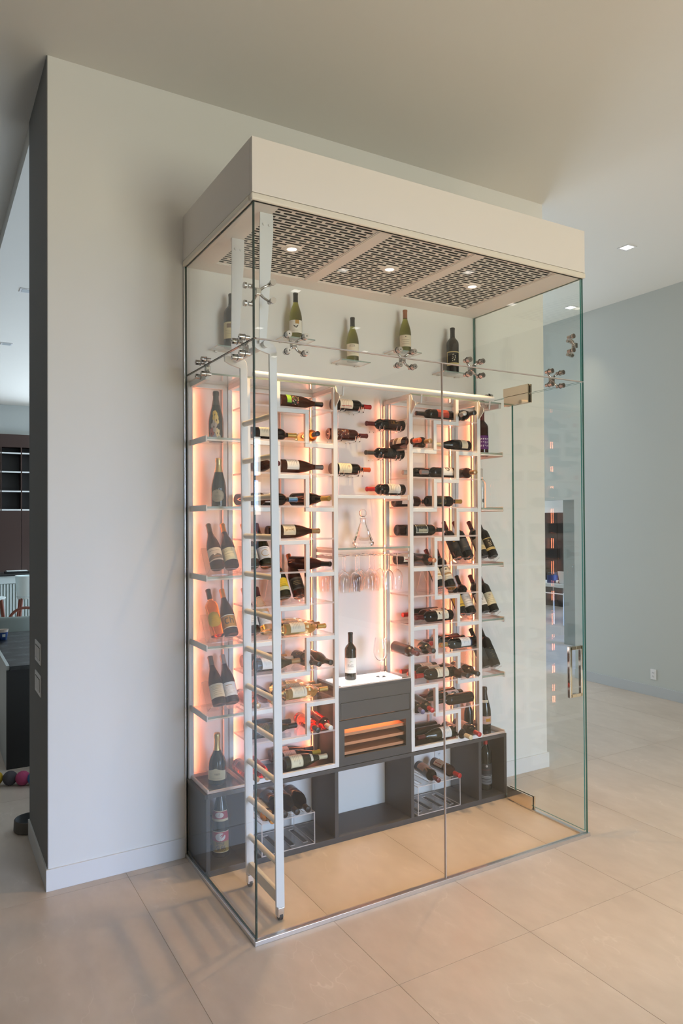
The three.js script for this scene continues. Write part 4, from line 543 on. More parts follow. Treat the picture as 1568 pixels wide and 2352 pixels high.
  hoop: (g, w, h) => { g.clearRect(0, 0, w, h); g.strokeStyle = '#8c2a1c'; g.lineWidth = 13; g.beginPath(); g.ellipse(w * 0.5, h * 0.72, w * 0.17, h * 0.13, 0, 0, 7); g.stroke(); g.lineWidth = 15; g.beginPath(); g.arc(w * 0.5, h * 0.04, h * 0.32, 0.1, 3.04); g.stroke(); },
  hoop2: (g, w, h) => { g.clearRect(0, 0, w, h); g.strokeStyle = '#b39a84'; g.lineWidth = 8; g.beginPath(); g.ellipse(w * 0.5, h * 0.5, w * 0.14, h * 0.22, 0, 0, 7); g.stroke(); },
};
const CUT = new Set(['floral', 'silver', 'yellowoval', 'shield', 'dots', 'hoop', 'hoop2']), NARROW = { pinkyel: 2.6, silver: 1.9, yellowoval: 2.3, purple: 2.6 }, labMat = {}, protos = {};
function labelMat(k) { return labMat[k] ??= std({ map: canv(256, k === 'sake' || k === 'greyart' ? 320 : 224, DRAW[k]), roughness: 0.62, alphaTest: CUT.has(k) ? 0.5 : 0 }); }
const radiusAt = (t, y) => { const p = PROF[t]; for (let i = 3; i < p.length - 1; i++) if (y >= p[i][1] && y <= p[i + 1][1]) { const f = (y - p[i][1]) / Math.max(1e-6, p[i + 1][1] - p[i][1]); return p[i][0] + f * (p[i + 1][0] - p[i][0]); } return p[3][0]; };
const geoBody = {}, geoCap = {}, geoLab = {};
const KIND = { B: 'wine_bottle', G: 'wine_bottle', C: 'champagne_bottle', P: 'champagne_bottle', S: 'sake_bottle', M: 'magnum_bottle', N: 'wine_bottle', H: 'half_bottle', K: 'magnum_bottle' };
function proto(t, g, c, l) {
  const key = [t, g, c, l].join(); if (protos[key]) return protos[key];
  const o = new THREE.Group();
  geoBody[t] ??= lathe(PROF[t], 32); part('glass_body', geoBody[t], GL[g], o);
  if (!geoCap[t]) { const y0 = CAPY[t], e = 0.0007, top = PROF[t].filter((p) => p[1] > y0), pts = [[radiusAt(t, y0) + 0.0002, y0], [radiusAt(t, y0) + e, y0 + 0.0005], ...top.map((p) => [p[0] ? p[0] + e : 0, p[1] + e])]; geoCap[t] = lathe(pts, 24); }
  part('capsule', geoCap[t], CP[c], o);
  if (l !== 'none') {
    const [y0, h] = LAB[t], r = PROF[t][4][0] + 0.0006, arc = NARROW[l] ?? 2.5, hh = l === 'pinkyel' ? h * 0.75 : h, k = t + hh + arc;
    if (l === 'floral') { geoLab.fl ??= (() => { const pts = []; for (let i = 0; i <= 12; i++) { const y = 0.008 + i * 0.0145; pts.push(new THREE.Vector2(radiusAt(t, y) + 0.0007, y)); } return new THREE.LatheGeometry(pts, 28, -1.0, 2.0); })(); part('paper_label', geoLab.fl, labelMat(l), o); }
    else { geoLab[k] ??= new THREE.CylinderGeometry(r, r, hh, 20, 1, true, -arc / 2, arc).translate(0, y0 + hh / 2, 0); part('paper_label', geoLab[k], labelMat(l), o); }
    if (t === 'S') { const pts = []; for (let i = 0; i <= 6; i++) { const y = 0.208 + i * 0.0095; pts.push(new THREE.Vector2(radiusAt('S', y) + 0.0008, y)); } part('neck_label', new THREE.LatheGeometry(pts, 24, -1.2, 2.4), labelMat('sakeneck'), o); }
    if (l === 'creambord' || l === 'pinkyel') { const y = l === 'pinkyel' ? 0.19 : 0.17, pts = [0, 0.009, 0.018].map((d) => new THREE.Vector2(radiusAt(t, y + d) + 0.0008, y + d)); part('neck_label', new THREE.LatheGeometry(pts, 16, -0.8, 1.6), labelMat('creamy'), o); }
  }
  return (protos[key] = o);
}
const FACE = { lie: [-0.35, 0.62, 0.7], up: [-0.5, 0, 0.87], lean: [-0.35, 0.5, 0.8], peg: [-0.35, 0.45, 0.85], deck: [-0.1, 0.95, 0.3] };
function bottle(t, g, c, l, x, y, z, dx, dy, dz, pose, label, group) {
  const o = proto(t, g, c, l).clone(); o.name = numbered(KIND[t]); scene.add(o); o.position.set(x, y, z); o.userData = { label, category: t === 'C' || t === 'P' ? 'champagne bottle' : 'wine bottle', group };
  const Y = V(dx, dy, dz).normalize(), f = V(...FACE[pose]), Z = f.sub(Y.clone().multiplyScalar(f.dot(Y))).normalize(), X = Y.clone().cross(Z);
  o.quaternion.setFromRotationMatrix(new THREE.Matrix4().makeBasis(X, Y, Z)); return o;
}
for (const b of [
  ['G', 'brn', 'blk', 'green', 0.516, 2.686, 0.225, 1.0, 0.0, 0.0, 'lie', 'brown bottle with lime green and floral label lying, top shelf, ladder-side rack', 'bottles lying in the ladder-side rack'],
  ['B', 'blk', 'gold', 'cream', 0.328, 2.482, 0.23, 1.0, 0.0, 0.0, 'lie', 'dark bottle with cream label and gold capsule lying lengthwise, second shelf, ladder-side rack', 'bottles lying in the ladder-side rack'],
  ['B', 'amb', 'blk', 'none', 0.725, 2.482, 0.09, -0.113, 0.0, 0.994, 'lie', 'amber wine bottle with black capsule pointing forward, second shelf, ladder-side rack', 'bottles lying in the ladder-side rack'],
  ['G', 'brn', 'grey', 'white', 0.516, 2.296, 0.225, 1.0, 0.0, 0.0, 'lie', 'brown bottle with white label and grey-brown capsule lying, third shelf, ladder-side rack', 'bottles lying in the ladder-side rack'],
  ['G', 'brn', 'wine', 'none', 0.369, 2.296, 0.1, 0.212, 0.0, 0.977, 'lie', 'brown bottle with plain dark red capsule half behind the ladder, third shelf, ladder-side rack', 'bottles lying in the ladder-side rack'],
  ['B', 'blk', 'blue', 'whitelines', 0.331, 2.095, 0.23, 1.0, 0.0, 0.0, 'lie', 'dark bottle with white label and blue capsule lying, fourth shelf, ladder-side rack', 'bottles lying in the ladder-side rack'],
  ['B', 'brn', 'wine', 'none', 0.303, 2.095, 0.09, 0.354, 0.0, 0.935, 'lie', 'reddish brown unlabelled bottle lying at the outer end, fourth shelf, ladder-side rack', 'bottles lying in the ladder-side rack'],
  ['G', 'blk', 'gold', 'none', 0.665, 2.099, 0.1, 0.375, 0.0, 0.927, 'lie', 'dark bottle with gold capsule pointing forward, fourth shelf, ladder-side rack', 'bottles lying in the ladder-side rack'],
  ['G', 'brn', 'tan', 'creamblot', 0.49, 1.903, 0.225, 1.0, 0.0, 0.0, 'lie', 'brown bottle with mottled cream label and tan capsule lying, fifth shelf, ladder-side rack', 'bottles lying in the ladder-side rack'],
  ['B', 'blk', 'blk', 'none', 0.483, 1.9, 0.11, 1.0, 0.0, 0.0, 'lie', 'black bottle lying behind the mottled cream labelled one, fifth shelf, ladder-side rack', 'bottles lying in the ladder-side rack'],
  ['G', 'wine', 'blk', 'none', 0.643, 1.707, 0.12, 0.45, 0.0, 0.893, 'lie', 'dark red unlabelled bottle with black capsule lying, sixth shelf, ladder-side rack', 'bottles lying in the ladder-side rack'],
  ['B', 'wht', 'gold', 'cream', 0.52, 1.317, 0.235, 1.0, 0.0, 0.0, 'lie', 'clear white wine bottle with gold capsule, front of three, eighth shelf, ladder-side rack', 'bottles lying in the ladder-side rack'],
  ['B', 'wht', 'tan', 'creamblot', 0.522, 1.317, 0.15, 1.0, 0.0, 0.0, 'lie', 'clear white wine bottle with tan capsule, middle of three, eighth shelf, ladder-side rack', 'bottles lying in the ladder-side rack'],
  ['B', 'wht', 'tan', 'none', 0.526, 1.317, 0.066, 1.0, 0.0, 0.0, 'lie', 'clear unlabelled white wine bottle, rear of three, eighth shelf, ladder-side rack', 'bottles lying in the ladder-side rack'],
  ['G', 'grn', 'tan', 'whitelines', 0.345, 1.121, 0.235, 1.0, 0.0, 0.0, 'lie', 'dark green bottle with white label and tan capsule, front one, ninth shelf, ladder-side rack', 'bottles lying in the ladder-side rack'],
  ['G', 'blk', 'white', 'pink', 0.342, 1.121, 0.145, 1.0, 0.0, 0.0, 'lie', 'dark bottle with white capsule, second from the front, ninth shelf, ladder-side rack', 'bottles lying in the ladder-side rack'],
  ['B', 'wine', 'tan', 'none', 0.336, 1.118, 0.058, 1.0, 0.0, 0.0, 'lie', 'dark red bottle with tan capsule, rear one, ninth shelf, ladder-side rack', 'bottles lying in the ladder-side rack'],
  ['G', 'wine', 'blk', 'hoop2', 0.683, 1.121, 0.1, 0.024, 0.0, 1.0, 'lie', 'dark bottle with an oval emblem pointing forward, ninth shelf, ladder-side rack', 'bottles lying in the ladder-side rack'],
  ['G', 'brn', 'blk', 'none', 0.762, 1.121, 0.095, 0.037, 0.0, 0.999, 'lie', 'amber brown bottle with black capsule pointing forward, ninth shelf, ladder-side rack', 'bottles lying in the ladder-side rack'],
  ['B', 'wht', 'gold', 'creambig', 0.531, 0.929, 0.235, 1.0, 0.0, 0.0, 'lie', 'clear white wine bottle with gold capsule, front of the trio, tenth shelf, ladder-side rack', 'bottles lying in the ladder-side rack'],
  ['B', 'wht', 'tan', 'creamblot', 0.534, 0.929, 0.15, 1.0, 0.0, 0.0, 'lie', 'clear white wine bottle, middle of the trio, tenth shelf, ladder-side rack', 'bottles lying in the ladder-side rack'],
  ['B', 'wht', 'tan', 'none', 0.532, 0.929, 0.066, 1.0, 0.0, 0.0, 'lie', 'clear white wine bottle, rear of the trio, tenth shelf, ladder-side rack', 'bottles lying in the ladder-side rack'],
  ['G', 'wine', 'tan', 'none', 0.418, 0.932, 0.08, -0.051, 0.0, 0.999, 'lie', 'deep red bottle with tan capsule pointing forward, tenth shelf, ladder-side rack', 'bottles lying in the ladder-side rack'],
  ['B', 'pnk', 'tan', 'none', 0.305, 0.929, 0.1, -0.023, 0.0, 1.0, 'lie', 'pink rose bottle pointing forward beside the outer post, tenth shelf, ladder-side rack', 'bottles lying in the ladder-side rack'],
  ['G', 'grn', 'blk', 'gridlabel', 0.321, 0.736, 0.235, 1.0, 0.0, 0.0, 'lie', 'dark green bottle with gold grid label, front one, eleventh shelf, ladder-side rack', 'bottles lying in the ladder-side rack'],
  ['G', 'blk', 'blk', 'none', 0.327, 0.736, 0.14, 1.0, 0.0, 0.0, 'lie', 'black bottle lying behind the gold grid labelled one, eleventh shelf, ladder-side rack', 'bottles lying in the ladder-side rack'],
  ['B', 'ros', 'blk', 'none', 0.707, 0.732, 0.09, -0.08, 0.0, 0.997, 'lie', 'orange rose bottle with black capsule pointing forward, eleventh shelf, ladder-side rack', 'bottles lying in the ladder-side rack'],
  ['B', 'red', 'white', 'none', 0.799, 0.732, 0.09, -0.103, 0.0, 0.995, 'lie', 'bright red rose bottle with white capsule pointing forward, eleventh shelf, ladder-side rack', 'bottles lying in the ladder-side rack'],
  ['G', 'grn', 'cream', 'creambord', 0.528, 0.516, 0.235, 1.0, 0.0, 0.0, 'lie', 'green bottle with bordered cream label and cream capsule, front one, bottom shelf, ladder-side rack', 'bottles lying in the ladder-side rack'],
  ['G', 'wine', 'yellow', 'pink', 0.53, 0.516, 0.145, 1.0, 0.0, 0.0, 'lie', 'dark red bottle with yellow capsule, bottom shelf, ladder-side rack', 'bottles lying in the ladder-side rack'],
  ['G', 'wine', 'grey', 'pink', 0.524, 0.516, 0.058, 1.0, 0.0, 0.0, 'lie', 'dark red bottle with grey capsule, rear one, bottom shelf, ladder-side rack', 'bottles lying in the ladder-side rack'],
  ['B', 'pnk', 'tan', 'none', 0.297, 0.513, 0.085, -0.007, 0.0, 1.0, 'lie', 'pale pink rose bottle near the corner, bottom shelf, ladder-side rack', 'bottles lying in the ladder-side rack'],
  ['B', 'ros', 'tan', 'none', 0.387, 0.513, 0.085, -0.093, 0.0, 0.996, 'lie', 'orange rose bottle half behind the ladder, bottom shelf, ladder-side rack', 'bottles lying in the ladder-side rack'],
  ['G', 'grn', 'wine', 'yellowlab', 0.538, 1.508, 0.245, 0.0, 0.839, -0.545, 'lean', 'dark bottle with yellow label and dark red capsule leaning , middle of ladder-side rack', 'bottles leaning on display stands'],
  ['G', 'brn', 'copper', 'greylab', 0.64, 1.508, 0.245, 0.0, 0.839, -0.545, 'lean', 'brown bottle with dark grey label and copper capsule leaning , middle of ladder-side rack', 'bottles leaning on display stands'],
  ['G', 'brn', 'orange', 'cream', 0.336, 1.7, 0.245, 0.0, 0.839, -0.545, 'lean', 'brown bottle with orange-gold capsule leaning on a stand behind the ladder, sixth shelf', 'bottles leaning on display stands'],
  ['G', 'grn', 'wine', 'ringlabel', 0.424, 1.7, 0.245, 0.0, 0.839, -0.545, 'lean', 'dark green bottle with white ring label leaning on a stand behind the ladder, sixth shelf', 'bottles leaning on display stands'],
  ['G', 'brn', 'pinkc', 'white', 0.338, 1.313, 0.245, 0.0, 0.839, -0.545, 'lean', 'brown bottle with pale pink capsule leaning behind the ladder, eighth shelf', 'bottles leaning on display stands'],
  ['G', 'wht', 'wine', 'whitelines', 0.422, 1.313, 0.245, 0.0, 0.839, -0.545, 'lean', 'clear white wine bottle with dark red capsule leaning behind the ladder, eighth shelf', 'bottles leaning on display stands'],
  ['C', 'dkg', 'dark', 'floral', 0.142, 2.423, 0.16, 0.0, 1.0, 0.0, 'up', 'black champagne bottle painted with flowers on the top corner glass shelf', 'bottles standing upright'],
  ['C', 'grn', 'goldf', 'silver', 0.157, 2.036, 0.16, 0.0, 1.0, 0.0, 'up', 'green champagne bottle with gold foil and silver oval label', 'bottles standing upright'],
  ['G', 'brn', 'tanc', 'photo', 0.119, 1.7, 0.245, 0.0, 0.839, -0.545, 'lean', 'brown bottle with landscape label leaning on the corner shelf below the gold foiled champagne', 'bottles leaning on display stands'],
  ['G', 'brn', 'orange', 'creamtop', 0.206, 1.7, 0.245, 0.0, 0.839, -0.545, 'lean', 'reddish bottle with two-tone cream label leaning on the corner shelf below the gold foiled champagne', 'bottles leaning on display stands'],
  ['B', 'orn', 'dark', 'yellowoval', 0.117, 1.313, 0.245, 0.0, 0.839, -0.545, 'lean', 'orange liqueur bottle with yellow oval label leaning on the corner shelf beside the Ch label', 'bottles leaning on display stands'],
  ['G', 'brn', 'orange', 'ch', 0.201, 1.313, 0.245, 0.0, 0.839, -0.545, 'lean', 'dark bottle with ochre Ch label leaning on the corner shelf beside the orange bottle', 'bottles leaning on display stands'],
  ['G', 'brn', 'grey', 'creamy', 0.127, 0.925, 0.245, 0.0, 0.839, -0.545, 'lean', 'pale brown bottle with yellow printed cream label leaning on the lowest corner stand', 'bottles leaning on display stands'],
  ['G', 'wine', 'greyc', 'whitelines', 0.203, 0.925, 0.245, 0.0, 0.839, -0.545, 'lean', 'dark red bottle with white label leaning on the lowest corner stand', 'bottles leaning on display stands'],
  ['P', 'dkg', 'goldf', 'shield', 0.14, 0.463, 0.165, 0.0, 1.0, 0.0, 'up', 'broad dark champagne bottle with cream shield label on the grey counter', 'bottles standing upright'],
  ['S', 'dkg', 'silv', 'sake', 0.165, 0.036, 0.15, 0.0, 1.0, 0.0, 'up', 'tall sake bottle with red crane label and gold base inside the cabinet', 'bottles standing upright'],
  ['B', 'blk', 'redc', 'creamred', 0.958, 2.723, 0.085, 1.0, 0.0, 0.0, 'peg', 'dark bottle with cream and red label and red capsule held on centre wall pegs', 'bottles on the centre wall pegs'],
  ['B', 'blk', 'wine', 'brownlab', 1.518, 2.613, 0.085, -1.0, 0.0, 0.0, 'peg', 'dark bottle with brown label and gold crest held on centre wall pegs', 'bottles on the centre wall pegs'],
  ['B', 'wine', 'wine', 'paint', 0.929, 2.528, 0.085, 1.0, 0.0, 0.0, 'peg', 'dark red bottle with swirling painted label held on centre wall pegs', 'bottles on the centre wall pegs'],
  ['B', 'blk', 'dark', 'slate', 1.511, 2.419, 0.085, -1.0, 0.0, 0.0, 'peg', 'black bottle with dark slate label held on centre wall pegs', 'bottles on the centre wall pegs'],
  ['B', 'blk', 'orange2', 'creamcrest', 0.948, 2.303, 0.085, 1.0, 0.0, 0.0, 'peg', 'dark bottle with cream crest label and orange-red capsule held on centre wall pegs', 'bottles on the centre wall pegs'],
  ['B', 'blk', 'redc', 'white', 1.518, 2.175, 0.085, -1.0, 0.0, 0.0, 'peg', 'dark bottle with white label and red capsule held on centre wall pegs', 'bottles on the centre wall pegs'],
  ['B', 'blk', 'blk', 'redlab', 1.819, 2.682, 0.235, -1.0, 0.0, 0.0, 'lie', 'black bottle with red label, neck towards the centre, top shelf, door-side rack', 'bottles lying in the door-side rack'],
  ['B', 'blk', 'greyc', 'none', 1.901, 2.682, 0.1, -0.292, 0.0, 0.956, 'lie', 'dark unlabelled bottle with grey capsule pointing forward, top shelf, door-side rack', 'bottles lying in the door-side rack'],
  ['G', 'blk', 'blk', 'none', 1.916, 2.686, 0.13, -0.152, 0.0, 0.988, 'lie', 'black bottle with long dark neck beside the end post, top shelf, door-side rack', 'bottles lying in the door-side rack'],
  ['B', 'wine', 'orange2', 'photo', 1.435, 2.482, 0.09, 0.013, 0.0, 1.0, 'lie', 'dark red bottle with picture label and orange capsule, second shelf, door-side rack', 'bottles lying in the door-side rack'],
  ['B', 'blk', 'tan', 'none', 1.551, 2.482, 0.09, -0.087, 0.0, 0.996, 'lie', 'dark bottle with tan capsule beside the orange capped one, second shelf, door-side rack', 'bottles lying in the door-side rack'],
  ['G', 'blk', 'cream', 'creamdark', 2.0, 2.486, 0.2, -1.0, 0.0, -0.007, 'lie', 'dark bottle with cream label, neck turned to the wall, second shelf, door-side rack', 'bottles lying in the door-side rack'],
  ['B', 'blk', 'clearc', 'none', 1.768, 2.289, 0.15, -1.0, 0.0, 0.0, 'lie', 'dark bottle with a pale glassy capsule, third shelf, door-side rack', 'bottles lying in the door-side rack'],
  ['B', 'blk', 'greyc', 'emblem', 1.853, 2.289, 0.235, -1.0, 0.0, 0.0, 'lie', 'dark bottle with white label and grey disc, front one, third shelf, door-side rack', 'bottles lying in the door-side rack'],
  ['B', 'wine', 'tan', 'none', 1.948, 2.289, 0.09, -0.14, 0.0, 0.99, 'lie', 'dark red bottle with tan capsule pointing forward, third shelf, door-side rack', 'bottles lying in the door-side rack'],
  ['B', 'wine', 'wine', 'pink', 1.428, 2.094, 0.1, 1.0, 0.0, 0.0, 'lie', 'dark red bottle with pale pink label, fourth shelf, door-side rack', 'bottles lying in the door-side rack'],
  ['B', 'blk', 'gold', 'goldflower', 1.624, 2.094, 0.21, 1.0, 0.0, 0.0, 'lie', 'black bottle with gold patterned label and gold capsule, fourth shelf, door-side rack', 'bottles lying in the door-side rack'],
  ['B', 'blk', 'blk', 'landscape', 1.447, 1.899, 0.235, 1.0, 0.0, 0.0, 'lie', 'black bottle with white framed landscape label, fifth shelf, door-side rack', 'bottles lying in the door-side rack'],
  ['B', 'wine', 'wine', 'none', 1.415, 1.899, 0.15, 1.0, 0.0, 0.0, 'lie', 'dark red bottle with round base showing beside the post, fifth shelf, door-side rack', 'bottles lying in the door-side rack'],
  ['B', 'blk', 'blk', 'none', 1.528, 1.899, 0.066, 1.0, 0.0, 0.0, 'lie', 'black bottle lying behind the landscape label, fifth shelf, door-side rack', 'bottles lying in the door-side rack'],
  ['B', 'wine', 'redc', 'creamred', 1.432, 1.703, 0.11, 1.0, 0.0, 0.0, 'lie', 'dark red bottle with red edged label and red capsule, sixth shelf, door-side rack', 'bottles lying in the door-side rack'],
  ['B', 'blk', 'copper', 'none', 1.603, 1.703, 0.09, -0.173, 0.0, 0.985, 'lie', 'black bottle with copper capsule pointing forward, sixth shelf, door-side rack', 'bottles lying in the door-side rack'],
  ['B', 'blk', 'wine', 'crestcream', 1.803, 1.315, 0.235, -1.0, 0.0, 0.0, 'lie', 'black bottle with cream crest label, front one, eighth shelf, door-side rack', 'bottles lying in the door-side rack'],
  ['B', 'wine', 'wine', 'creamtan', 1.822, 1.315, 0.15, -1.0, 0.0, 0.0, 'lie', 'dark bottle with tan banded label, middle one, eighth shelf, door-side rack', 'bottles lying in the door-side rack'],
  ['B', 'blk', 'redc', 'none', 1.815, 1.315, 0.07, -1.0, 0.0, 0.0, 'lie', 'black bottle with red capsule, rear one, eighth shelf, door-side rack', 'bottles lying in the door-side rack'],
  ['B', 'wine', 'wine', 'none', 1.425, 1.114, 0.11, -0.1, 0.0, 0.995, 'lie', 'reddish brown bottle lying beside the centre cabinet, ninth shelf, door-side rack', 'bottles lying in the door-side rack'],
  ['B', 'blk', 'blk', 'pink', 1.584, 1.114, 0.09, -0.144, 0.0, 0.99, 'lie', 'black bottle with black capsule pointing forward, ninth shelf, door-side rack', 'bottles lying in the door-side rack'],
  ['B', 'blk', 'gold', 'whiteblue', 2.006, 1.114, 0.235, -1.0, 0.0, 0.0, 'lie', 'black bottle with white and blue label and gold capsule, ninth shelf, door-side rack', 'bottles lying in the door-side rack'],
  ['B', 'blk', 'redc', 'redlab2', 1.986, 1.114, 0.15, -1.0, 0.0, 0.0, 'lie', 'dark bottle with a wine red label, second from the front, ninth shelf, door-side rack', 'bottles lying in the door-side rack'],
  ['B', 'blk', 'wine', 'none', 2.0, 1.114, 0.066, -1.0, 0.0, 0.0, 'lie', 'black bottle with wine red capsule, rear one, ninth shelf, door-side rack', 'bottles lying in the door-side rack'],
  ['B', 'blk', 'redc', 'creambig', 1.8, 0.926, 0.235, -1.0, 0.0, 0.0, 'lie', 'black bottle with large cream label, front of three, tenth shelf, door-side rack', 'bottles lying in the door-side rack'],
  ['B', 'blk', 'redc', 'creambig', 1.799, 0.926, 0.15, -1.0, 0.0, 0.0, 'lie', 'black bottle with large cream label, middle of three, tenth shelf, door-side rack', 'bottles lying in the door-side rack'],
  ['B', 'blk', 'redc', 'creambig', 1.799, 0.926, 0.066, -1.0, 0.0, 0.0, 'lie', 'black bottle with large cream label, rear of three, tenth shelf, door-side rack', 'bottles lying in the door-side rack'],
  ['B', 'wine', 'blk', 'pink', 1.838, 0.926, 0.11, -0.1, 0.0, 0.995, 'lie', 'dark bottle with pinkish label pointing forward, tenth shelf, door-side rack', 'bottles lying in the door-side rack'],
  ['B', 'wine', 'blk', 'pink', 1.94, 0.926, 0.1, -0.11, 0.0, 0.994, 'lie', 'dark bottle with black capsule beside the end post, tenth shelf, door-side rack', 'bottles lying in the door-side rack'],
  ['B', 'blk', 'blk', 'none', 1.978, 0.733, 0.235, -1.0, 0.0, 0.0, 'lie', 'plain black bottle, front of three, eleventh shelf, door-side rack', 'bottles lying in the door-side rack'],
  ['B', 'blk', 'blk', 'emblem', 1.962, 0.733, 0.15, -1.0, 0.0, 0.0, 'lie', 'dark bottle with white label band, middle of three, eleventh shelf, door-side rack', 'bottles lying in the door-side rack'],
  ['B', 'wine', 'wine', 'none', 1.96, 0.733, 0.066, -1.0, 0.0, 0.0, 'lie', 'dark bottle, rear of three, eleventh shelf, door-side rack', 'bottles lying in the door-side rack'],
  ['B', 'blk', 'redc', 'none', 1.595, 0.733, 0.1, -0.243, 0.0, 0.97, 'lie', 'black bottle with bright red capsule pointing forward, eleventh shelf, door-side rack', 'bottles lying in the door-side rack'],
  ['B', 'blk', 'purple', 'none', 1.529, 0.733, 0.1, -0.271, 0.0, 0.963, 'lie', 'black bottle with purple-grey capsule pointing forward, eleventh shelf, door-side rack', 'bottles lying in the door-side rack'],
  ['G', 'grn', 'wine', 'white', 1.807, 0.516, 0.235, -1.0, 0.0, 0.0, 'lie', 'large dark green bottle with white label, front one, bottom shelf, door-side rack', 'bottles lying in the door-side rack'],
  ['B', 'blk', 'blk', 'none', 1.772, 0.513, 0.145, -1.0, 0.0, 0.0, 'lie', 'black bottle, middle one, bottom shelf, door-side rack', 'bottles lying in the door-side rack'],
  ['B', 'blk', 'blk', 'none', 1.798, 0.513, 0.062, -1.0, 0.0, 0.0, 'lie', 'black bottle, rear one, bottom shelf, door-side rack', 'bottles lying in the door-side rack'],
  ['B', 'blk', 'cream', 'pink', 1.846, 0.513, 0.11, -0.057, 0.0, 0.998, 'lie', 'black bottle with cream capsule pointing forward, bottom shelf, door-side rack', 'bottles lying in the door-side rack'],
  ['B', 'blk', 'redc', 'pink', 1.964, 0.513, 0.09, -0.133, 0.0, 0.991, 'lie', 'black bottle with red capsule pointing forward, bottom shelf, door-side rack', 'bottles lying in the door-side rack'],
  ['B', 'blk', 'wine', 'darklab', 1.868, 1.7, 0.245, 0.0, 0.839, -0.545, 'lean', 'black bottle with dark label leaning nearer the centre, sixth shelf, door-side rack', 'bottles leaning on display stands'],
  ['B', 'blk', 'wine', 'darklab2', 1.961, 1.7, 0.245, 0.0, 0.839, -0.545, 'lean', 'black bottle with grey-blue label leaning nearer the end post, sixth shelf, door-side rack', 'bottles leaning on display stands'],
  ['B', 'blk', 'wine', 'crestcream', 1.709, 1.506, 0.245, 0.0, 0.839, -0.545, 'lean', 'black bottle with cream crest label leaning behind the zigzag frame, seventh shelf', 'bottles leaning on display stands'],
  ['B', 'blk', 'wine', 'creamtan', 1.799, 1.506, 0.245, 0.0, 0.839, -0.545, 'lean', 'black bottle with tan banded cream label leaning clear of the zigzag frame, seventh shelf', 'bottles leaning on display stands'],
  ['B', 'blk', 'blk', 'goldlab', 1.899, 1.311, 0.245, 0.0, 0.839, -0.545, 'lean', 'black bottle with golden yellow label leaning on the eighth shelf of the door-side rack', 'bottles leaning on display stands'],
  ['B', 'blk', 'blk', 'crestwhite', 1.981, 1.311, 0.245, 0.0, 0.839, -0.545, 'lean', 'black bottle with white crest label leaning on the eighth shelf of the door-side rack', 'bottles leaning on display stands'],
  ['B', 'blk', 'wine', 'creamhalf', 2.097, 1.7, 0.245, 0.0, 0.839, -0.545, 'lean', 'black bottle with cream and tan label leaning on the upper end shelf beside the door', 'bottles leaning on display stands'],
  ['B', 'blk', 'blk', 'figure', 2.187, 1.7, 0.245, 0.0, 0.839, -0.545, 'lean', 'bottle with black and cream framed label leaning on the upper end shelf beside the door', 'bottles leaning on display stands'],
  ['B', 'blk', 'wine', 'blackwhite', 2.105, 1.311, 0.245, 0.0, 0.839, -0.545, 'lean', 'dark bottle with black and white label leaning on the middle end shelf beside the door', 'bottles leaning on display stands'],
  ['B', 'blk', 'wine', 'creamcrest', 2.191, 1.311, 0.245, 0.0, 0.839, -0.545, 'lean', 'dark bottle with pale green crest label leaning on the middle end shelf beside the door', 'bottles leaning on display stands'],
  ['B', 'blk', 'blk', 'darklab', 2.109, 0.922, 0.245, 0.0, 0.839, -0.545, 'lean', 'plain black bottle leaning on the lower end shelf, nearer the post', 'bottles leaning on display stands'],
  ['B', 'blk', 'blk', 'darkgold', 2.199, 0.922, 0.245, 0.0, 0.839, -0.545, 'lean', 'black bottle with gold lettered dark label leaning on the lower end shelf, nearer the door', 'bottles leaning on display stands'],
  ['N', 'wine', 'wine', 'purple', 2.174, 2.423, 0.15, 0.0, 1.0, 0.0, 'up', 'dark bottle with purple label on the top end shelf by the door', 'bottles standing upright'],
  ['B', 'clr', 'clr', 'dots', 2.157, 2.036, 0.15, 0.0, 1.0, 0.0, 'up', 'clear bottle with printed dots on the second end shelf by the door', 'bottles standing upright'],
  ['C', 'dkg', 'dark', 'pinkyel', 2.169, 0.463, 0.16, 0.0, 1.0, 0.0, 'up', 'slim dark champagne bottle with pink and yellow label on the counter end', 'bottles standing upright'],
  ['H', 'dkg', 'dark', 'none', 2.095, 0.463, 0.07, 0.0, 1.0, 0.0, 'up', 'small dark half bottle standing behind the door-side rack post', 'bottles standing upright'],
  ['M', 'dkg', 'redc', 'greyart', 2.164, 0.036, 0.17, 0.0, 1.0, 0.0, 'up', 'tall dark bottle with red capsule inside the end cabinet', 'bottles standing upright'],
  ['B', 'blk', 'blk', 'hall', 1.035, 0.951, 0.175, 0.0, 1.0, 0.0, 'up', 'dark red wine bottle with white HALL label on the glowing pad', 'bottles standing upright'],
  ['N', 'blk', 'blk', 'creamgold', 0.273, 3.004, 0.075, 0.0, 1.0, 0.0, 'up', 'large dark bottle with cream and gold label on a small glass shelf under the grille', 'bottles on the small wall shelves'],
  ['G', 'olv', 'blk', 'bird', 0.705, 3.112, 0.075, 0.0, 1.0, 0.0, 'up', 'olive bottle with white bird label on a small glass shelf under the grille', 'bottles on the small wall shelves'],
  ['G', 'olv', 'blk', 'iter', 1.125, 3.014, 0.075, 0.0, 1.0, 0.0, 'up', 'olive bottle with ITER label on a small glass shelf under the grille', 'bottles on the small wall shelves'],
  ['G', 'olv', 'copper', 'creamdisc', 1.551, 3.125, 0.075, 0.0, 1.0, 0.0, 'up', 'olive bottle with copper capsule on a small glass shelf under the grille', 'bottles on the small wall shelves'],
  ['N', 'blk', 'blk', 'figure', 1.968, 3.022, 0.075, 0.0, 1.0, 0.0, 'up', 'large black bottle with gold framed label on a small glass shelf under the grille', 'bottles on the small wall shelves'],
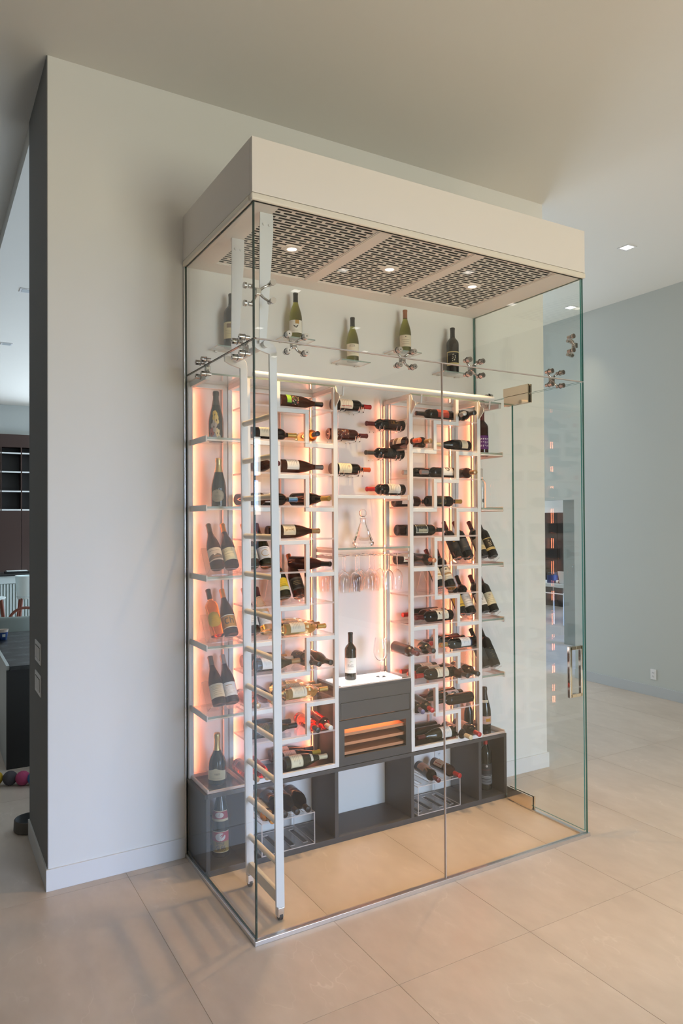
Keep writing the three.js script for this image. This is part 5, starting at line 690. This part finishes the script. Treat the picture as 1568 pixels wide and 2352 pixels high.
  ['K', 'blk', 'blk', 'hoop', 0.637, 0.279, 0.085, -0.065, 0.0, 0.998, 'deck', 'black magnum with red ring emblem in the acrylic crate, one nearest the cabinet upright', 'magnums in the acrylic crate'],
  ['K', 'blk', 'blk', 'hoop', 0.559, 0.279, 0.085, -0.045, 0.0, 0.999, 'deck', 'black magnum with red ring emblem in the acrylic crate, middle of three', 'magnums in the acrylic crate'],
  ['K', 'blk', 'blk', 'hoop', 0.481, 0.279, 0.085, -0.045, 0.0, 0.999, 'deck', 'black magnum with red ring emblem in the acrylic crate, one nearest the amber bottle', 'magnums in the acrylic crate'],
  ['B', 'amb', 'orange', 'none', 0.405, 0.266, 0.1, -0.076, 0.0, 0.997, 'deck', 'amber bottle with orange capsule in the crate behind the ladder', 'bottles in the acrylic crates'],
  ['B', 'blk', 'wine', 'pink', 1.633, 0.266, 0.085, -0.18, 0.0, 0.984, 'deck', 'dark bottle with pinkish label and brown capsule, nearer the centre in the door-side acrylic crate', 'bottles in the acrylic crates'],
  ['B', 'wine', 'redc', 'creamred', 1.765, 0.266, 0.085, -0.045, 0.0, 0.999, 'deck', 'dark bottle with bright red capsule, nearer the upright in the door-side acrylic crate', 'bottles in the acrylic crates'],
]) bottle(...b);
// ---------------------------------------------------------------- display stands, pegs, crates, small shelves, glasses
M.astand = [M.acrylEdge, M.acrylEdge, M.acrylEdge, M.acrylEdge, M.acryl, M.acryl];
function displayStand(x, y, w, label) {
  const t = thing('display_stand', label, 'bottle stand', [x, y, 0], 'acrylic bottle stands'), a = (33 * Math.PI) / 180, th = 0.003;
  const slab = (name, p, q, ww) => { const d = V(0, q[0] - p[0], q[1] - p[1]), L = d.length(); const m = part(name, new THREE.BoxGeometry(ww, L, th), M.astand, t); m.position.set(0, (p[0] + q[0]) / 2, (p[1] + q[1]) / 2); m.rotation.x = Math.atan2(d.z, d.y); return m; };
  slab('board', [0.003, 0.203], [0.15, 0.1075], w); slab('back_leg', [0.15, 0.1045], [0.003, 0.045], w); slab('ledge', [0.0045, 0.207], [0.036, 0.256], w);
  part('foot', box(-w / 2, w / 2, 0, 0.003, 0.045, 0.205), M.acryl, t);
}
for (const [x, lv, w, lab] of [[0.162, 1.6585, 0.19, 'acrylic stand on the corner shelf under the gold foiled champagne'], [0.16, 1.2715, 0.19, 'acrylic stand on the corner shelf under the orange bottle'], [0.165, 0.8825, 0.19, 'acrylic stand on the lowest corner shelf'],
  [0.384, 1.6655, 0.17, 'acrylic stand behind the ladder on the sixth shelf'], [0.384, 1.2785, 0.17, 'acrylic stand behind the ladder on the eighth shelf'], [0.59, 1.4715, 0.19, 'acrylic stand under the yellow labelled bottle'],
  [1.915, 1.6655, 0.19, 'acrylic stand under the two dark labelled bottles, sixth shelf'], [1.752, 1.4715, 0.19, 'acrylic stand under the two cream labelled bottles, seventh shelf'], [1.942, 1.2785, 0.18, 'acrylic stand under the golden label, eighth shelf'],
  [2.142, 1.6585, 0.19, 'acrylic stand on the upper end shelf beside the door'], [2.148, 1.2715, 0.19, 'acrylic stand on the middle end shelf beside the door'], [2.154, 0.8825, 0.19, 'acrylic stand on the lower end shelf beside the door']]) displayStand(x, lv, w, lab);
for (const [x0, dx, y, lab] of PEGS) {
  const t = thing('peg_cradle', lab, 'bottle holder', [x0, y, 0], 'wall bottle pegs');
  for (const u of [0.06, 0.2]) part('peg', [rod([dx * u - 0.016, -0.045, 0.002], [dx * u - 0.016, -0.045, 0.125], 0.0045, 10), rod([dx * u + 0.016, -0.045, 0.002], [dx * u + 0.016, -0.045, 0.125], 0.0045, 10), rod([dx * u - 0.016, -0.045, 0.125], [dx * u - 0.016, -0.012, 0.136], 0.0045, 10), rod([dx * u + 0.016, -0.045, 0.125], [dx * u + 0.016, -0.012, 0.136], 0.0045, 10)], M.crystal, t);
}
for (const [x0, x1, lab] of [[0.352, 0.7, 'clear slotted acrylic crate under the ladder-side rack'], [1.46, 1.816, 'clear slotted acrylic crate under the door-side rack']]) {
  const t = thing('acrylic_crate', lab, 'bottle crate', [0, 0.0345, 0]);
  const sheet = (name, y) => { const s = new THREE.Shape([V(x0, 0.03), V(x1, 0.03), V(x1, 0.31), V(x0, 0.31)]), n = 4, st = (x1 - x0) / n; for (let k = 0; k < n; k++) { const a = x0 + st * k + st * 0.32, b = a + st * 0.36; s.holes.push(new THREE.Path([V(a, 0.07), V(a, 0.27), V(b, 0.27), V(b, 0.07)])); } part(name, new THREE.ExtrudeGeometry(s, { depth: 0.006, bevelEnabled: false }).rotateX(Math.PI / 2).translate(0, y + 0.006, 0), [M.acryl, M.acrylEdge], t); };
  sheet('slotted_top', 0.185); sheet('slotted_base', 0.0005); for (const x of [x0, x1 - 0.006]) part('side_sheet', box(x, x + 0.006, 0.0068, 0.1848, 0.03, 0.31), [M.acryl, M.acryl, M.acrylEdge, M.acrylEdge, M.acrylEdge, M.acrylEdge], t);
}
for (const [x, y, w, lab] of [[0.262, 3.0, 0.2, 'small glass wall shelf behind the hanging straps'], [0.7, 3.108, 0.22, 'small glass wall shelf under the bird label bottle'], [1.115, 3.01, 0.22, 'small glass wall shelf under the ITER bottle'], [1.535, 3.121, 0.22, 'small glass wall shelf under the copper capped bottle'], [1.965, 3.018, 0.25, 'small glass wall shelf nearest the door side']]) {
  const t = thing('wall_shelf', lab, 'shelf', [x, y, 0], 'small glass wall shelves'); part('pane', box(-w / 2, w / 2, -0.006, 0.002, 0.003, 0.14), M.shelf, t); for (const s of [-1, 1]) part('clip', rbox(s * w * 0.32 - 0.008, s * w * 0.32 + 0.008, -0.012, -0.006, 0, 0.02, 0.002), M.alu, t);
}
function stem(name, label, x, y, z, s, flip, group, bowl) {
  const t = thing(name, label, 'wine glass', [x, y, z], group); if (flip) t.rotation.x = Math.PI; t.scale.setScalar(s);
  part('foot', lathe([[0, 0.004], [0.012, 0.003], [0.032, 0.001], [0.0335, 0.002], [0.03, 0.0035], [0.006, 0.008], [0.0035, 0.016]], 28), M.crystal, t);
  part('stem', lathe([[0.0035, 0.016], [0.003, 0.05], [0.0032, 0.088], [0.005, 0.1]], 16), M.crystal, t);
  part('bowl', lathe(bowl, 32), M.crystal, t);
}
const BOWL = [[0.0, 0.099], [0.005, 0.1], [0.018, 0.108], [0.03, 0.125], [0.0345, 0.148], [0.033, 0.178], [0.0285, 0.21], [0.0275, 0.225], [0.0269, 0.225], [0.0279, 0.21], [0.0324, 0.178], [0.0338, 0.148], [0.0293, 0.126], [0.017, 0.1095], [0, 0.1015]];
[[0.97, 0.22], [1.05, 0.22], [1.108, 0.15], [1.19, 0.22], [1.3, 0.22], [1.37, 0.22], [0.893, 0.09], [0.95, 0.09], [1.03, 0.09], [1.166, 0.08], [1.24, 0.09], [1.316, 0.1]].forEach(([x, z], i) => stem('wine_glass', 'clear stemmed wine glass hanging upside down from the acrylic stemware rack', x, 1.7505, z, 1.06, true, 'hanging wine glasses', BOWL));
stem('wine_glass', 'single tall wine glass standing on the glowing pad', 1.24, 0.9515, 0.215, 1, false, undefined, [[0, 0.099], [0.005, 0.1], [0.022, 0.108], [0.04, 0.13], [0.0475, 0.16], [0.045, 0.2], [0.038, 0.24], [0.0365, 0.25], [0.0359, 0.25], [0.0374, 0.24], [0.0444, 0.2], [0.0468, 0.16], [0.0393, 0.131], [0.021, 0.1095], [0, 0.1015]]);
{ const t = thing('decanter', 'cut crystal decanter with ball stopper on the glass shelf', 'decanter', [1.138, 1.7975, 0.17]), p = [[0, 0.003], [0.05, 0], [0.066, 0.006], [0.071, 0.022], [0.064, 0.04], [0.05, 0.075], [0.036, 0.11], [0.0235, 0.142], [0.0185, 0.158], [0.018, 0.172], [0.022, 0.18], [0.019, 0.182], [0.0145, 0.172], [0.015, 0.158]], g = new THREE.LatheGeometry(p.map((q) => new THREE.Vector2(...q)), 14).toNonIndexed(); g.computeVertexNormals();
  part('body', g, M.crystal, t); const s = part('stopper', new THREE.IcosahedronGeometry(0.0265, 1).translate(0, 0.216, 0), M.solidGlass, t); part('plug', rod([0, 0.165, 0], [0, 0.197, 0], 0.0115, 14, 0.013), M.crystal, s); }

// ---------------------------------------------------------------- shadows and hand-over
scene.traverse((o) => { if (o.isMesh) { o.castShadow = true; o.receiveShadow = true; } });
renderer.render(scene, camera);
